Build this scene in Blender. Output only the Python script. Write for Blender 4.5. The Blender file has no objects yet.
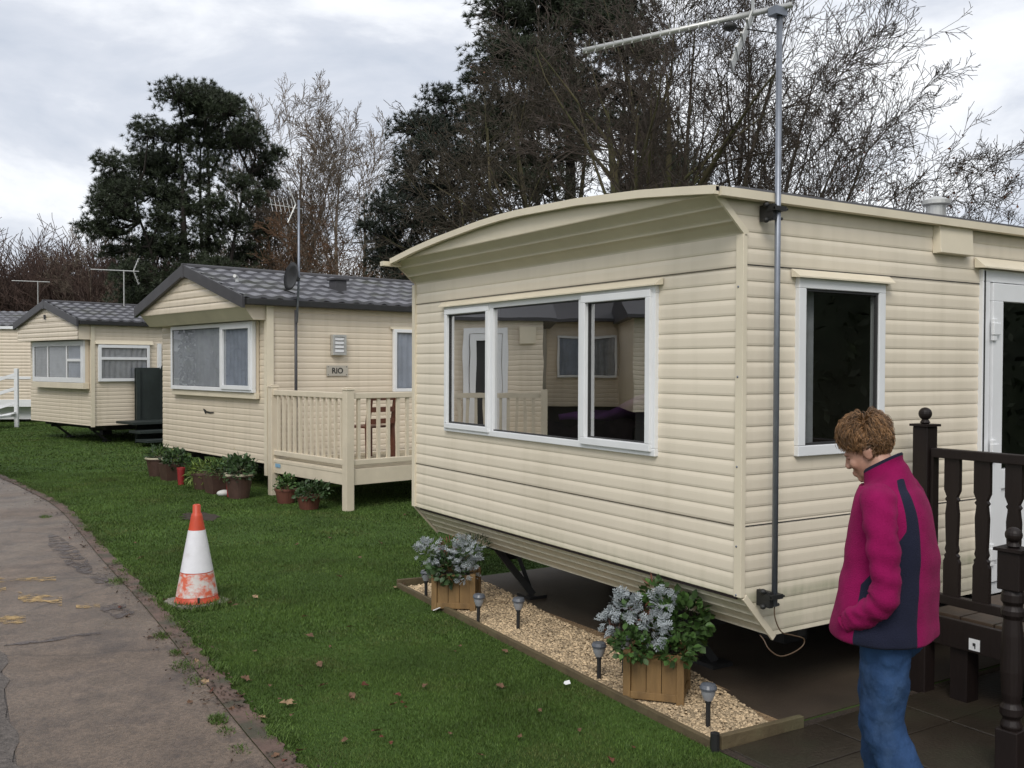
import bpy, math, random
import numpy as np
from mathutils import Vector, Matrix, noise as mnoise

R = math.radians
rng = np.random.default_rng(7)
random.seed(7)
scene = bpy.context.scene
col = scene.collection

# ------------------------------------------------------------------ camera
F_PX, CAM_H = 960.0, 1.8
AZ, PITCH, ROLL = R(32.2), R(1.07), R(0.2)
fw = np.array([math.sin(AZ)*math.cos(PITCH), math.cos(AZ)*math.cos(PITCH), -math.sin(PITCH)])
rt = np.array([math.cos(AZ), -math.sin(AZ), 0.0])
up = np.cross(rt, fw)
rt2 = rt*math.cos(ROLL) + up*math.sin(ROLL)
up2 = up*math.cos(ROLL) - rt*math.sin(ROLL)
cam_d = bpy.data.cameras.new('camera')
cam_d.sensor_width = 36.0
cam_d.lens = 36.0*F_PX/1024.0
cam_d.clip_end = 3000.0
cam_d.clip_start = 0.05
cam = bpy.data.objects.new('camera', cam_d)
col.objects.link(cam)
m = Matrix(((rt2[0], up2[0], -fw[0], 0), (rt2[1], up2[1], -fw[1], 0), (rt2[2], up2[2], -fw[2], CAM_H), (0, 0, 0, 1)))
cam.matrix_world = m
scene.camera = cam
CAM = np.array([0, 0, CAM_H])

def at(px, py, Z):
    d = fw + rt2*((px-512)/F_PX) - up2*((py-384)/F_PX)
    return CAM + d*Z
def gr(px, py, z=0.0):
    d = fw + rt2*((px-512)/F_PX) - up2*((py-384)/F_PX)
    return CAM + d*((z-CAM_H)/d[2])

# ------------------------------------------------------------------ mesh builder
class MB:
    def __init__(s):
        s.v = []; s.f = []; s.m = []; s.k = 0
    def add(s, verts, faces, mi=None):
        b = len(s.v)
        s.v.extend([tuple(map(float, p)) for p in verts])
        s.f.extend([tuple(b+i for i in f) for f in faces])
        s.m.extend([s.k if mi is None else mi]*len(faces))
        return s
    def box(s, x0, x1, y0, y1, z0, z1, mi=None):
        if x0 > x1: x0, x1 = x1, x0
        if y0 > y1: y0, y1 = y1, y0
        if z0 > z1: z0, z1 = z1, z0
        return s.add([(x0,y0,z0),(x1,y0,z0),(x1,y1,z0),(x0,y1,z0),(x0,y0,z1),(x1,y0,z1),(x1,y1,z1),(x0,y1,z1)],
              [(0,3,2,1),(4,5,6,7),(0,1,5,4),(1,2,6,5),(2,3,7,6),(3,0,4,7)], mi)
    def bar(s, p, q, w, h, mi=None, upv=(0,0,1)):
        p = Vector(p); q = Vector(q); d = (q-p).normalized()
        u = Vector(upv)
        if abs(d.dot(u)) > .97: u = Vector((1,0,0))
        a = d.cross(u).normalized(); b = a.cross(d).normalized()
        vs = []
        for o in (p, q):
            for sa, sb in ((-1,-1),(1,-1),(1,1),(-1,1)):
                vs.append(o + a*(sa*w/2) + b*(sb*h/2))
        return s.add(vs, [(0,1,2,3),(7,6,5,4),(0,4,5,1),(1,5,6,2),(2,6,7,3),(3,7,4,0)], mi)
    def tube(s, pts, rad, sides=8, cap=True, mi=None):
        pts = [Vector(p) for p in pts]
        if not hasattr(rad, '__len__'): rad = [rad]*len(pts)
        vs = []; fs = []
        a = None
        for i, p in enumerate(pts):
            d = (pts[min(i+1, len(pts)-1)] - pts[max(i-1, 0)])
            if d.length < 1e-9: d = Vector((0,0,1))
            d.normalize()
            if a is None:
                u = Vector((0,0,1)) if abs(d.z) < .9 else Vector((1,0,0))
                a = d.cross(u).normalized()
            else:
                a = (a - d*a.dot(d))
                a = a.normalized() if a.length > 1e-6 else d.orthogonal().normalized()
            b = d.cross(a)
            for k in range(sides):
                t = 2*math.pi*k/sides
                vs.append(p + (a*math.cos(t) + b*math.sin(t))*rad[i])
        n = len(pts)
        for i in range(n-1):
            for k in range(sides):
                k2 = (k+1) % sides
                fs.append((i*sides+k, i*sides+k2, (i+1)*sides+k2, (i+1)*sides+k))
        if cap:
            fs.append(tuple(reversed(range(sides)))); fs.append(tuple(range((n-1)*sides, n*sides)))
        return s.add(vs, fs, mi)
    def lathe(s, prof, c=(0,0,0), sides=24, mi=None, mis=None):
        vs = []; fs = []
        for r, z in prof:
            for k in range(sides):
                t = 2*math.pi*k/sides
                vs.append((c[0]+r*math.cos(t), c[1]+r*math.sin(t), c[2]+z))
        for i in range(len(prof)-1):
            for k in range(sides):
                k2 = (k+1) % sides
                fs.append((i*sides+k, i*sides+k2, (i+1)*sides+k2, (i+1)*sides+k))
        b = len(s.f)
        s.add(vs, fs, mi)
        if mis:
            for i in range(len(prof)-1):
                for k in range(sides): s.m[b+i*sides+k] = mis[i]
        return s
    def ell(s, c, r, M=None, nu=16, nv=10, mi=None):
        vs = []; fs = []
        for j in range(nv+1):
            ph = math.pi*j/nv
            for i in range(nu):
                t = 2*math.pi*i/nu
                p = Vector((c[0]+r[0]*math.sin(ph)*math.cos(t), c[1]+r[1]*math.sin(ph)*math.sin(t), c[2]-r[2]*math.cos(ph)))
                vs.append(M @ p if M else p)
        for j in range(nv):
            for i in range(nu):
                i2 = (i+1) % nu
                fs.append((j*nu+i, j*nu+i2, (j+1)*nu+i2, (j+1)*nu+i))
        return s.add(vs, fs, mi)
    def prism(s, poly, fn, d0, d1, mi=None):
        # poly of (a, b) extruded between d0 and d1, fn(a, b, d) -> point
        n = len(poly)
        vs = [fn(a, b, d0) for a, b in poly] + [fn(a, b, d1) for a, b in poly]
        fs = [tuple(range(n)), tuple(reversed(range(n, 2*n)))]
        for i in range(n):
            j = (i+1) % n
            fs.append((i, i+n, j+n, j))
        return s.add(vs, fs, mi)
    def build(s, name, mats, parent=None, smooth=False, bevel=0.0, loc=None, fixn=True):
        me = bpy.data.meshes.new(name)
        me.from_pydata(s.v, [], s.f)
        if not isinstance(mats, (list, tuple)): mats = [mats]
        for mm in mats: me.materials.append(mm)
        me.polygons.foreach_set('material_index', s.m)
        if smooth: me.polygons.foreach_set('use_smooth', [True]*len(s.f))
        if fixn:
            import bmesh
            bm = bmesh.new(); bm.from_mesh(me)
            bmesh.ops.recalc_face_normals(bm, faces=bm.faces)
            bm.to_mesh(me); bm.free()
        me.update()
        o = bpy.data.objects.new(name, me)
        col.objects.link(o)
        if parent: o.parent = parent
        if loc is not None: o.location = loc
        if bevel > 0:
            b = o.modifiers.new('bevel', 'BEVEL'); b.width = bevel; b.segments = 2; b.limit_method = 'ANGLE'; b.angle_limit = R(40)
        return o

def raw(name, V, Fc, mats, parent=None, smooth=False, mi=None):
    # fast path: numpy verts (n,3), faces (m,3|4)
    me = bpy.data.meshes.new(name)
    V = np.asarray(V, dtype=np.float32); Fc = np.asarray(Fc, dtype=np.int32)
    k = Fc.shape[1]
    me.vertices.add(len(V)); me.vertices.foreach_set('co', V.ravel())
    me.loops.add(Fc.size); me.loops.foreach_set('vertex_index', Fc.ravel())
    me.polygons.add(len(Fc))
    me.polygons.foreach_set('loop_start', np.arange(0, Fc.size, k, dtype=np.int32))
    if not isinstance(mats, (list, tuple)): mats = [mats]
    for mm in mats: me.materials.append(mm)
    if mi is not None: me.polygons.foreach_set('material_index', np.asarray(mi, dtype=np.int32))
    if smooth: me.polygons.foreach_set('use_smooth', [True]*len(Fc))
    me.update(calc_edges=True); me.validate()
    o = bpy.data.objects.new(name, me); col.objects.link(o)
    if parent: o.parent = parent
    return o

def tag(o, label=None, cat=None, group=None, kind=None):
    if label: o['label'] = label
    if cat: o['category'] = cat
    if group: o['group'] = group
    if kind: o['kind'] = kind
    return o
def thing(name, label, cat, loc=(0,0,0), rz=0.0, group=None):
    o = bpy.data.objects.new(name, None)
    o.empty_display_size = .2
    col.objects.link(o)
    o.location = tuple(map(float, loc)); o.rotation_euler = (0, 0, rz)
    return tag(o, label, cat, group)
def copy_tree(o, parent=None):
    c = o.copy(); col.objects.link(c)
    if parent: c.parent = parent
    for ch in [x for x in o.children]:
        copy_tree(ch, c)
    return c

# ------------------------------------------------------------------ materials
def mat(name, c, rough=.6, var=.12, scale=6.0, bump=0.0, bscale=60.0, spec=.5, metal=0.0, stain=None, sscale=2.0, samt=.5, sthr=.55, sheen=0.0, vscale=(1,1,1), coord='Object', island=0.0, coat=0.0):
    mt = bpy.data.materials.new(name); mt.use_nodes = True
    nt = mt.node_tree; N = nt.nodes; L = nt.links
    b = N['Principled BSDF']
    b.inputs['Roughness'].default_value = rough
    b.inputs['Specular IOR Level'].default_value = spec
    b.inputs['Metallic'].default_value = metal
    if sheen: b.inputs['Sheen Weight'].default_value = sheen
    if coat: b.inputs['Coat Weight'].default_value = coat; b.inputs['Coat Roughness'].default_value = .15
    tc = N.new('ShaderNodeTexCoord'); mp = N.new('ShaderNodeMapping')
    mp.inputs['Scale'].default_value = vscale
    L.new(tc.outputs[coord], mp.inputs['Vector'])
    nz = N.new('ShaderNodeTexNoise'); nz.inputs['Scale'].default_value = scale; nz.inputs['Detail'].default_value = 6; nz.inputs['Roughness'].default_value = .6
    L.new(mp.outputs['Vector'], nz.inputs['Vector'])
    rp = N.new('ShaderNodeValToRGB')
    rp.color_ramp.elements[0].position = .3; rp.color_ramp.elements[1].position = .7
    rp.color_ramp.elements[0].color = (*[max(0, x*(1-var)) for x in c], 1)
    rp.color_ramp.elements[1].color = (*[min(1, x*(1+var)) for x in c], 1)
    L.new(nz.outputs['Fac'], rp.inputs['Fac'])
    out = rp.outputs['Color']
    if stain:
        n2 = N.new('ShaderNodeTexNoise'); n2.inputs['Scale'].default_value = sscale; n2.inputs['Detail'].default_value = 7; n2.inputs['Roughness'].default_value = .65
        L.new(mp.outputs['Vector'], n2.inputs['Vector'])
        r2 = N.new('ShaderNodeValToRGB')
        r2.color_ramp.elements[0].position = sthr; r2.color_ramp.elements[1].position = min(1, sthr+.15)
        r2.color_ramp.elements[0].color = (0,0,0,1); r2.color_ramp.elements[1].color = (samt,samt,samt,1)
        L.new(n2.outputs['Fac'], r2.inputs['Fac'])
        mx = N.new('ShaderNodeMix'); mx.data_type = 'RGBA'
        L.new(r2.outputs['Color'], mx.inputs[0]); L.new(out, mx.inputs[6]); mx.inputs[7].default_value = (*stain, 1)
        out = mx.outputs[2]
    if island > 0:
        ge = N.new('ShaderNodeNewGeometry')
        hs = N.new('ShaderNodeHueSaturation')
        mr = N.new('ShaderNodeMapRange'); mr.inputs['To Min'].default_value = 1-island; mr.inputs['To Max'].default_value = 1+island
        L.new(ge.outputs['Random Per Island'], mr.inputs['Value']); L.new(mr.outputs['Result'], hs.inputs['Value'])
        L.new(out, hs.inputs['Color']); out = hs.outputs['Color']
    L.new(out, b.inputs['Base Color'])
    if bump > 0:
        n3 = N.new('ShaderNodeTexNoise'); n3.inputs['Scale'].default_value = bscale; n3.inputs['Detail'].default_value = 5
        L.new(mp.outputs['Vector'], n3.inputs['Vector'])
        bp = N.new('ShaderNodeBump'); bp.inputs['Strength'].default_value = bump; bp.inputs['Distance'].default_value = .02
        L.new(n3.outputs['Fac'], bp.inputs['Height']); L.new(bp.outputs['Normal'], b.inputs['Normal'])
    return mt

def wall_mat(name, c, algae_shade=None):
    # cream cladding with faint vertical run-off streaks, blotches and green algae in the low joints, plus the raked underside's shade tinted in
    mt = mat(name, c, rough=.42, var=.04, scale=1.3, bump=.03, bscale=14)
    nt = mt.node_tree; N = nt.nodes; L = nt.links; b = N['Principled BSDF']
    src = b.inputs['Base Color'].links[0].from_socket
    tc = N.new('ShaderNodeTexCoord'); mp = N.new('ShaderNodeMapping'); mp.inputs['Scale'].default_value = (9, 9, .35)
    L.new(tc.outputs['Object'], mp.inputs['Vector'])
    nz = N.new('ShaderNodeTexNoise'); nz.inputs['Scale'].default_value = 1.0; nz.inputs['Detail'].default_value = 5
    L.new(mp.outputs['Vector'], nz.inputs['Vector'])
    rp = N.new('ShaderNodeValToRGB'); rp.color_ramp.elements[0].position = .48; rp.color_ramp.elements[1].position = .8
    rp.color_ramp.elements[0].color = (0,0,0,1); rp.color_ramp.elements[1].color = (.28,.28,.28,1)
    L.new(nz.outputs['Fac'], rp.inputs['Fac'])
    mx = N.new('ShaderNodeMix'); mx.data_type = 'RGBA'
    L.new(rp.outputs['Color'], mx.inputs[0]); L.new(src, mx.inputs[6]); mx.inputs[7].default_value = (c[0]*.66, c[1]*.65, c[2]*.58, 1)
    out = mx.outputs[2]
    if algae_shade:
        sp = N.new('ShaderNodeSeparateXYZ'); L.new(tc.outputs['Object'], sp.inputs[0])
        zz = N.new('ShaderNodeValToRGB'); e = zz.color_ramp.elements
        zlo, zhi = algae_shade
        mr = N.new('ShaderNodeMapRange'); mr.inputs['From Min'].default_value = zlo; mr.inputs['From Max'].default_value = zhi
        L.new(sp.outputs['Z'], mr.inputs['Value'])
        L.new(mr.outputs['Result'], zz.inputs['Fac'])
        e[0].position = 0; e[0].color = (0,0,0,1); e[1].position = 1; e[1].color = (0,0,0,1)
        x = e.new(.06); x.color = (.40,.40,.40,1); x = e.new(.50); x.color = (.42,.42,.42,1); x = e.new(.61); x.color = (.85,.85,.85,1); x = e.new(.70); x.color = (.30,.30,.30,1)
        m2 = N.new('ShaderNodeMapping'); m2.inputs['Scale'].default_value = (18, 18, 3); L.new(tc.outputs['Object'], m2.inputs['Vector'])
        n2 = N.new('ShaderNodeTexNoise'); n2.inputs['Scale'].default_value = 1.2; n2.inputs['Detail'].default_value = 6
        L.new(m2.outputs['Vector'], n2.inputs['Vector'])
        mu = N.new('ShaderNodeMath'); mu.operation = 'MULTIPLY'
        L.new(zz.outputs['Color'], mu.inputs[0]); L.new(n2.outputs['Fac'], mu.inputs[1])
        m3 = N.new('ShaderNodeMix'); m3.data_type = 'RGBA'
        L.new(mu.outputs[0], m3.inputs[0]); L.new(out, m3.inputs[6]); m3.inputs[7].default_value = (.15, .20, .085, 1)
        out = m3.outputs[2]
    L.new(out, b.inputs['Base Color'])
    return mt

def glass_mat(name, tint=(.93,.95,.95), f=1.0, ior=1.52):
    mt = bpy.data.materials.new(name); mt.use_nodes = True
    nt = mt.node_tree; N = nt.nodes; L = nt.links
    N.remove(N['Principled BSDF'])
    tr = N.new('ShaderNodeBsdfTransparent'); tr.inputs['Color'].default_value = (*tint, 1)
    gl = N.new('ShaderNodeBsdfGlossy'); gl.inputs['Roughness'].default_value = .004
    fr = N.new('ShaderNodeFresnel')
    ge = N.new('ShaderNodeNewGeometry'); im = N.new('ShaderNodeMapRange')
    im.inputs['To Min'].default_value = ior; im.inputs['To Max'].default_value = 1/ior
    L.new(ge.outputs['Backfacing'], im.inputs['Value']); L.new(im.outputs['Result'], fr.inputs['IOR'])
    mu = N.new('ShaderNodeMath'); mu.operation = 'MULTIPLY'; mu.inputs[1].default_value = f; mu.use_clamp = True
    L.new(fr.outputs[0], mu.inputs[0])
    # slightly wavy double glazing
    tc = N.new('ShaderNodeTexCoord'); nz = N.new('ShaderNodeTexNoise'); nz.inputs['Scale'].default_value = 1.6
    L.new(tc.outputs['Object'], nz.inputs['Vector'])
    bp = N.new('ShaderNodeBump'); bp.inputs['Strength'].default_value = .05; bp.inputs['Distance'].default_value = .02
    L.new(nz.outputs['Fac'], bp.inputs['Height']); L.new(bp.outputs['Normal'], gl.inputs['Normal'])
    mx = N.new('ShaderNodeMixShader'); L.new(mu.outputs[0], mx.inputs[0]); L.new(tr.outputs[0], mx.inputs[1]); L.new(gl.outputs[0], mx.inputs[2])
    L.new(mx.outputs[0], N['Material Output'].inputs['Surface'])
    return mt

CREAM = (.66, .575, .415)
M = {}
M['near_wall'] = wall_mat('near_wall', (.75, .67, .54), algae_shade=(.40, .78))
M['cream_trim'] = mat('cream_trim', (.72, .645, .50), .4, .06, 3)
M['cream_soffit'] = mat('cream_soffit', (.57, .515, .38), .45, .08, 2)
M['mid_wall'] = wall_mat('mid_wall', (.70, .61, .48))
M['far_wall'] = wall_mat('far_wall', (.72, .63, .50))
M['beige_wall'] = wall_mat('beige_wall', (.68, .59, .47))
M['seam'] = mat('seam', (.10, .085, .06), .8)
M['upvc'] = mat('upvc', (.78, .79, .80), .3, .04, 4)
M['gasket'] = mat('gasket', (.03, .03, .03), .6)
M['roof_dark'] = mat('roof_dark', (.12, .12, .13), .5, .2, 5, .1, 30)
M['tile'] = mat('tile', (.15, .15, .165), .55, .25, 4, .15, 60, spec=.5, stain=(.10,.105,.08), sscale=1.6, samt=.7, sthr=.5)
M['barge'] = mat('barge', (.052, .050, .054), .45, .15, 4)
M['black_metal'] = mat('black_metal', (.018, .018, .018), .5, .2, 8)
M['chassis'] = mat('chassis', (.03, .028, .026), .8, .3, 5)
M['galv'] = mat('galv', (.23, .25, .29), .42, .15, 12, metal=.6)
M['alu'] = mat('alu', (.55, .55, .53), .4, .12, 9, metal=.55)
M['glass'] = glass_mat('glass', (.75, .77, .75), 9.0)
M['glass_side'] = glass_mat('glass_side', (.70, .72, .71), 2.8)
M['glass_plain'] = glass_mat('glass_plain', (.9, .92, .93), 3.4)
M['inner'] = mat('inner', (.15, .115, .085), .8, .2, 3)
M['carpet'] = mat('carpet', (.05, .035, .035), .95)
M['sofa'] = mat('sofa', (.030, .018, .022), .95, .25, 6, spec=.1)
M['purple'] = mat('purple', (.30, .11, .38), .95, .25, 6, spec=.1)
M['net'] = mat('net', (.55, .56, .60), .9, .12, 5)
M['bluecurtain'] = mat('bluecurtain', (.42, .45, .53), .9, .15, 5)
M['greycurtain'] = mat('greycurtain', (.42, .42, .44), .9, .2, 7)
M['deck_cream'] = mat('deck_cream', (.66, .58, .45), .45, .08, 4)
M['deck_floor'] = mat('deck_floor', (.34, .29, .20), .7, .25, 6)
M['brown_wood'] = mat('brown_wood', (.014, .009, .008), .5, .3, 5, .12, 50, spec=.3, vscale=(1,1,.15))
M['brown_floor'] = mat('brown_floor', (.075, .048, .030), .6, .35, 4, .15, 40, stain=(.05,.06,.03), sscale=3)
M['chair_wood'] = mat('chair_wood', (.10, .032, .018), .45, .3, 8)
M['planter_wood'] = mat('planter_wood', (.20, .120, .046), .65, .28, 5, .15, 60, vscale=(3,3,.5), stain=(.20,.13,.05), sscale=2.5, samt=.5)
M['timber'] = mat('timber', (.10, .075, .038), .8, .3, 6, .2, 50, stain=(.12,.12,.06), sscale=3)
M['soil'] = mat('soil', (.035, .024, .016), .95, .4, 30, .5, 80)
M['silver_leaf'] = mat('silver_leaf', (.30, .33, .345), .85, .15, 20, island=.25)
M['green_leaf'] = mat('green_leaf', (.050, .105, .022), .6, .3, 14, island=.4)
M['dark_leaf'] = mat('dark_leaf', (.035, .07, .022), .5, .3, 14, island=.4)
M['lime_leaf'] = mat('lime_leaf', (.13, .19, .03), .5, .3, 14, island=.4)
M['red_leaf'] = mat('red_leaf', (.13, .05, .03), .6, .3, 14, island=.4)
M['flower'] = mat('flower', (.75, .68, .32), .6)
M['stem'] = mat('stem', (.10, .09, .04), .8)
M['terracotta'] = mat('terracotta', (.13, .045, .028), .7, .25, 8, .1, 40)
M['brown_pot'] = mat('brown_pot', (.075, .040, .030), .6, .25, 8)
M['red_pot'] = mat('red_pot', (.28, .025, .028), .45, .2, 8)
M['stone_white'] = mat('stone_white', (.6, .6, .57), .7)
M['cone_orange'] = mat('cone_orange', (.52, .060, .022), .45, .12, 10, stain=(.32,.06,.03), sscale=9, samt=.5, sthr=.58)
M['cone_white'] = mat('cone_white', (.72, .72, .75), .35, .06, 12, stain=(.5,.48,.45), sscale=8, samt=.5)
M['cone_worn'] = mat('cone_worn', (.62, .58, .55), .5, .08, 10, stain=(.62,.10,.035), sscale=11, samt=.95, sthr=.44, vscale=(1,1,1.4))
M['cone_base'] = mat('cone_base', (.22, .20, .17), .8, .3, 10)
M['lamp_cap'] = mat('lamp_cap', (.10, .11, .13), .3, .1, 9)
M['lamp_lens'] = mat('lamp_lens', (.30, .31, .33), .25, .1, 9, spec=.7)
M['skin'] = mat('skin', (.42, .23, .165), .5, .10, 25, .05, 90, stain=(.52,.21,.16), sscale=14, samt=.4)
M['hair'] = mat('hair', (.200, .108, .048), .42, .45, 14, island=.7)
M['navy'] = mat('navy', (.018, .02, .04), .9, .2, 14)
M['denim'] = mat('denim', (.022, .052, .125), .85, .35, 7, .25, 90, spec=.2, stain=(.06,.105,.20), sscale=5, samt=.5, sthr=.54, vscale=(1,1,.6))
M['shoe'] = mat('shoe', (.03, .03, .035), .5)
M['eye'] = mat('eye', (.26, .13, .095), .45)
M['white_paint'] = mat('white_paint', (.76, .77, .78), .4, .05, 5)
M['green_panel'] = mat('green_panel', (.022, .030, .028), .6, .25, 4)
M['ink'] = mat('ink', (.02, .02, .02), .5)
M['plaque'] = mat('plaque', (.45, .42, .36), .3, .05, 8)
M['sticker'] = mat('sticker', (.25, .45, .62), .4)
M['cable'] = mat('cable', (.09, .055, .03), .5)
M['bark'] = mat('bark', (.055, .042, .030), .9, .35, 3, stain=(.055,.065,.025), sscale=1.2, samt=.6, sthr=.5)
M['bark_mossy'] = mat('bark_mossy', (.085, .070, .036), .9, .35, 3, stain=(.07,.075,.025), sscale=1.0, samt=.8, sthr=.45)
M['bark_dark'] = mat('bark_dark', (.030, .024, .020), .9, .3, 3)
M['twig'] = mat('twig', (.055, .041, .031), .9, .3, 2)
M['twig_dark'] = mat('twig_dark', (.052, .042, .028), .9, .3, 2)
M['twig_red'] = mat('twig_red', (.075, .046, .036), .9, .3, 2)
M['twig_pale'] = mat('twig_pale', (.165, .130, .098), .9, .25, 2)
M['twig_orange'] = mat('twig_orange', (.105, .056, .028), .9, .3, 2)
M['needle'] = mat('needle', (.034, .046, .022), .6, .35, 1.5, island=.45)
M['needle_blue'] = mat('needle_blue', (.022, .031, .019), .6, .35, 1.5, island=.45)
M['dead_leaf'] = mat('dead_leaf', (.10, .038, .020), .8, .3, 9, island=.5)
M['lawn_leaf'] = mat('lawn_leaf', (.12, .062, .032), .7, .35, 20)
M['lawn_leaf_pale'] = mat('lawn_leaf_pale', (.27, .18, .10), .7, .3, 20)
M['lawn_leaf_red'] = mat('lawn_leaf_red', (.12, .035, .018), .7, .35, 20)

# ------------------------------------------------------------------ ground materials
def ground_mats():
    # lawn soil / turf sheet
    g = mat('turf', (.046, .084, .018), .95, .35, 1.1, .7, 45, spec=.15, stain=(.055,.05,.022), sscale=.9, samt=.35, sthr=.60, coord='Object')
    p = mat('tarmac', (.136, .099, .072), .5, .28, 3.4, .5, 160, spec=.5, stain=(.060,.043,.035), sscale=2.2, samt=.75, sthr=.50)
    nt = p.node_tree; N = nt.nodes; L = nt.links; b = N['Principled BSDF']
    tc = N.new('ShaderNodeTexCoord')
    # aggregate speckle
    vz = N.new('ShaderNodeTexVoronoi'); vz.inputs['Scale'].default_value = 75
    L.new(tc.outputs['Object'], vz.inputs['Vector'])
    src = b.inputs['Base Color'].links[0].from_socket
    hs = N.new('ShaderNodeHueSaturation'); mr = N.new('ShaderNodeMapRange')
    mr.inputs['To Min'].default_value = .72; mr.inputs['To Max'].default_value = 1.3
    sx = N.new('ShaderNodeSeparateColor'); L.new(vz.outputs['Color'], sx.inputs[0])
    L.new(sx.outputs[0], mr.inputs['Value']); L.new(mr.outputs['Result'], hs.inputs['Value']); L.new(src, hs.inputs['Color'])
    # hairline cracks
    v2 = N.new('ShaderNodeTexVoronoi'); v2.feature = 'DISTANCE_TO_EDGE'; v2.inputs['Scale'].default_value = .55
    n0 = N.new('ShaderNodeTexNoise'); n0.inputs['Scale'].default_value = 2.5; n0.inputs['Detail'].default_value = 5
    L.new(tc.outputs['Object'], n0.inputs['Vector'])
    ad = N.new('ShaderNodeMix'); ad.data_type = 'RGBA'; ad.inputs[0].default_value = .22
    L.new(tc.outputs['Object'], ad.inputs[6]); L.new(n0.outputs['Color'], ad.inputs[7])
    L.new(ad.outputs[2], v2.inputs['Vector'])
    cr = N.new('ShaderNodeValToRGB'); cr.color_ramp.elements[0].position = .002; cr.color_ramp.elements[1].position = .009
    cr.color_ramp.elements[0].color = (.45,.45,.45,1); cr.color_ramp.elements[1].color = (0,0,0,1)
    L.new(v2.outputs['Distance'], cr.inputs['Fac'])
    mx = N.new('ShaderNodeMix'); mx.data_type = 'RGBA'
    L.new(cr.outputs['Color'], mx.inputs[0]); L.new(hs.outputs['Color'], mx.inputs[6]); mx.inputs[7].default_value = (.035,.028,.024,1)
    L.new(mx.outputs[2], b.inputs['Base Color'])
    # damp patches: roughness varies
    n1 = N.new('ShaderNodeTexNoise'); n1.inputs['Scale'].default_value = .9; n1.inputs['Detail'].default_value = 4
    L.new(tc.outputs['Object'], n1.inputs['Vector'])
    m2 = N.new('ShaderNodeMapRange'); m2.inputs['From Min'].default_value = .35; m2.inputs['From Max'].default_value = .65
    m2.inputs['To Min'].default_value = .26; m2.inputs['To Max'].default_value = .58
    L.new(n1.outputs['Fac'], m2.inputs['Value']); L.new(m2.outputs['Result'], b.inputs['Roughness'])
    return g, p
M['turf'], M['tarmac'] = ground_mats()
M['kerb'] = mat('kerb', (.115, .072, .055), .75, .35, 9, .4, 60, stain=(.045,.045,.025), sscale=4, samt=.85, sthr=.47)
M['grit'] = mat('grit', (.10, .085, .075), .8, .45, 45, .8, 60)
M['concrete'] = mat('concrete', (.058, .043, .030), .6, .3, 2, .2, 70, stain=(.06,.05,.035), sscale=1.6, samt=.7, sthr=.48)
M['paving'] = mat('paving', (.036, .028, .020), .35, .3, 3, .2, 60, stain=(.035,.035,.022), sscale=2.2, samt=.7, sthr=.48)
M['gravel_base'] = mat('gravel_base', (.30, .20, .11), .9, .4, 60, .8, 90)
M['pebble'] = mat('pebble', (.46, .35, .22), .75, .3, 5, island=.55)
M['grass'] = mat('grass', (.064, .108, .021), .6, .38, 1.6, spec=.25, island=.45, coord='Object', stain=(.105,.100,.036), sscale=1.3, samt=.5, sthr=.53)
M['paint_yellow'] = mat('paint_yellow', (.36, .24, .10), .7, .2, 20)
def worn(mt, sc=9, thr=.5):
    nt = mt.node_tree; N = nt.nodes; L = nt.links; b = N['Principled BSDF']
    tc = N.new('ShaderNodeTexCoord'); nz = N.new('ShaderNodeTexNoise'); nz.inputs['Scale'].default_value = sc; nz.inputs['Detail'].default_value = 7; nz.inputs['Roughness'].default_value = .7
    L.new(tc.outputs['Object'], nz.inputs['Vector'])
    rp = N.new('ShaderNodeValToRGB'); rp.color_ramp.elements[0].position = thr-.06; rp.color_ramp.elements[1].position = thr+.08
    L.new(nz.outputs['Fac'], rp.inputs['Fac']); L.new(rp.outputs['Color'], b.inputs['Alpha'])
worn(M['paint_yellow'], 9, .50)

def fleece():
    mt = mat('fleece', (.225, .006, .070), .95, .18, 9, .3, 220, spec=.12, sheen=.03)
    nt = mt.node_tree; N = nt.nodes; L = nt.links; b = N['Principled BSDF']
    src = b.inputs['Base Color'].links[0].from_socket
    a = N.new('ShaderNodeAttribute'); a.attribute_name = 'panel'
    rp = N.new('ShaderNodeValToRGB'); rp.color_ramp.elements[0].position = .49; rp.color_ramp.elements[1].position = .51
    L.new(a.outputs['Fac'], rp.inputs['Fac'])
    mx = N.new('ShaderNodeMix'); mx.data_type = 'RGBA'
    L.new(rp.outputs['Color'], mx.inputs[0]); L.new(src, mx.inputs[6]); mx.inputs[7].default_value = (.016,.018,.036,1)
    L.new(mx.outputs[2], b.inputs['Base Color'])
    return mt
M['fleece'] = fleece()


# ------------------------------------------------------------------ world and light
SUN_EL, SUN_AZ = R(42), None
sun_dir = np.array([-.48, -.52, .70]); sun_dir /= np.linalg.norm(sun_dir)   # towards the sun: behind the camera, hidden by cloud
world = bpy.data.worlds.new('World'); scene.world = world
world.use_nodes = True
nt = world.node_tree; N = nt.nodes; L = nt.links
bg = N['Background']
sky = N.new('ShaderNodeTexSky'); sky.sky_type = 'NISHITA'; sky.sun_disc = False
sky.sun_elevation = math.asin(sun_dir[2]); sky.sun_rotation = math.atan2(sun_dir[0], sun_dir[1])
sky.air_density = 1.0; sky.dust_density = 2.0
tc = N.new('ShaderNodeTexCoord')
mp = N.new('ShaderNodeMapping'); mp.inputs['Scale'].default_value = (1.0, 1.0, 2.6); mp.inputs['Location'].default_value = (.35, .1, .2)
L.new(tc.outputs['Generated'], mp.inputs['Vector'])
nz = N.new('ShaderNodeTexNoise'); nz.inputs['Scale'].default_value = 3.4; nz.inputs['Detail'].default_value = 9; nz.inputs['Roughness'].default_value = .56; nz.inputs['Distortion'].default_value = .25
L.new(mp.outputs['Vector'], nz.inputs['Vector'])
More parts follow.
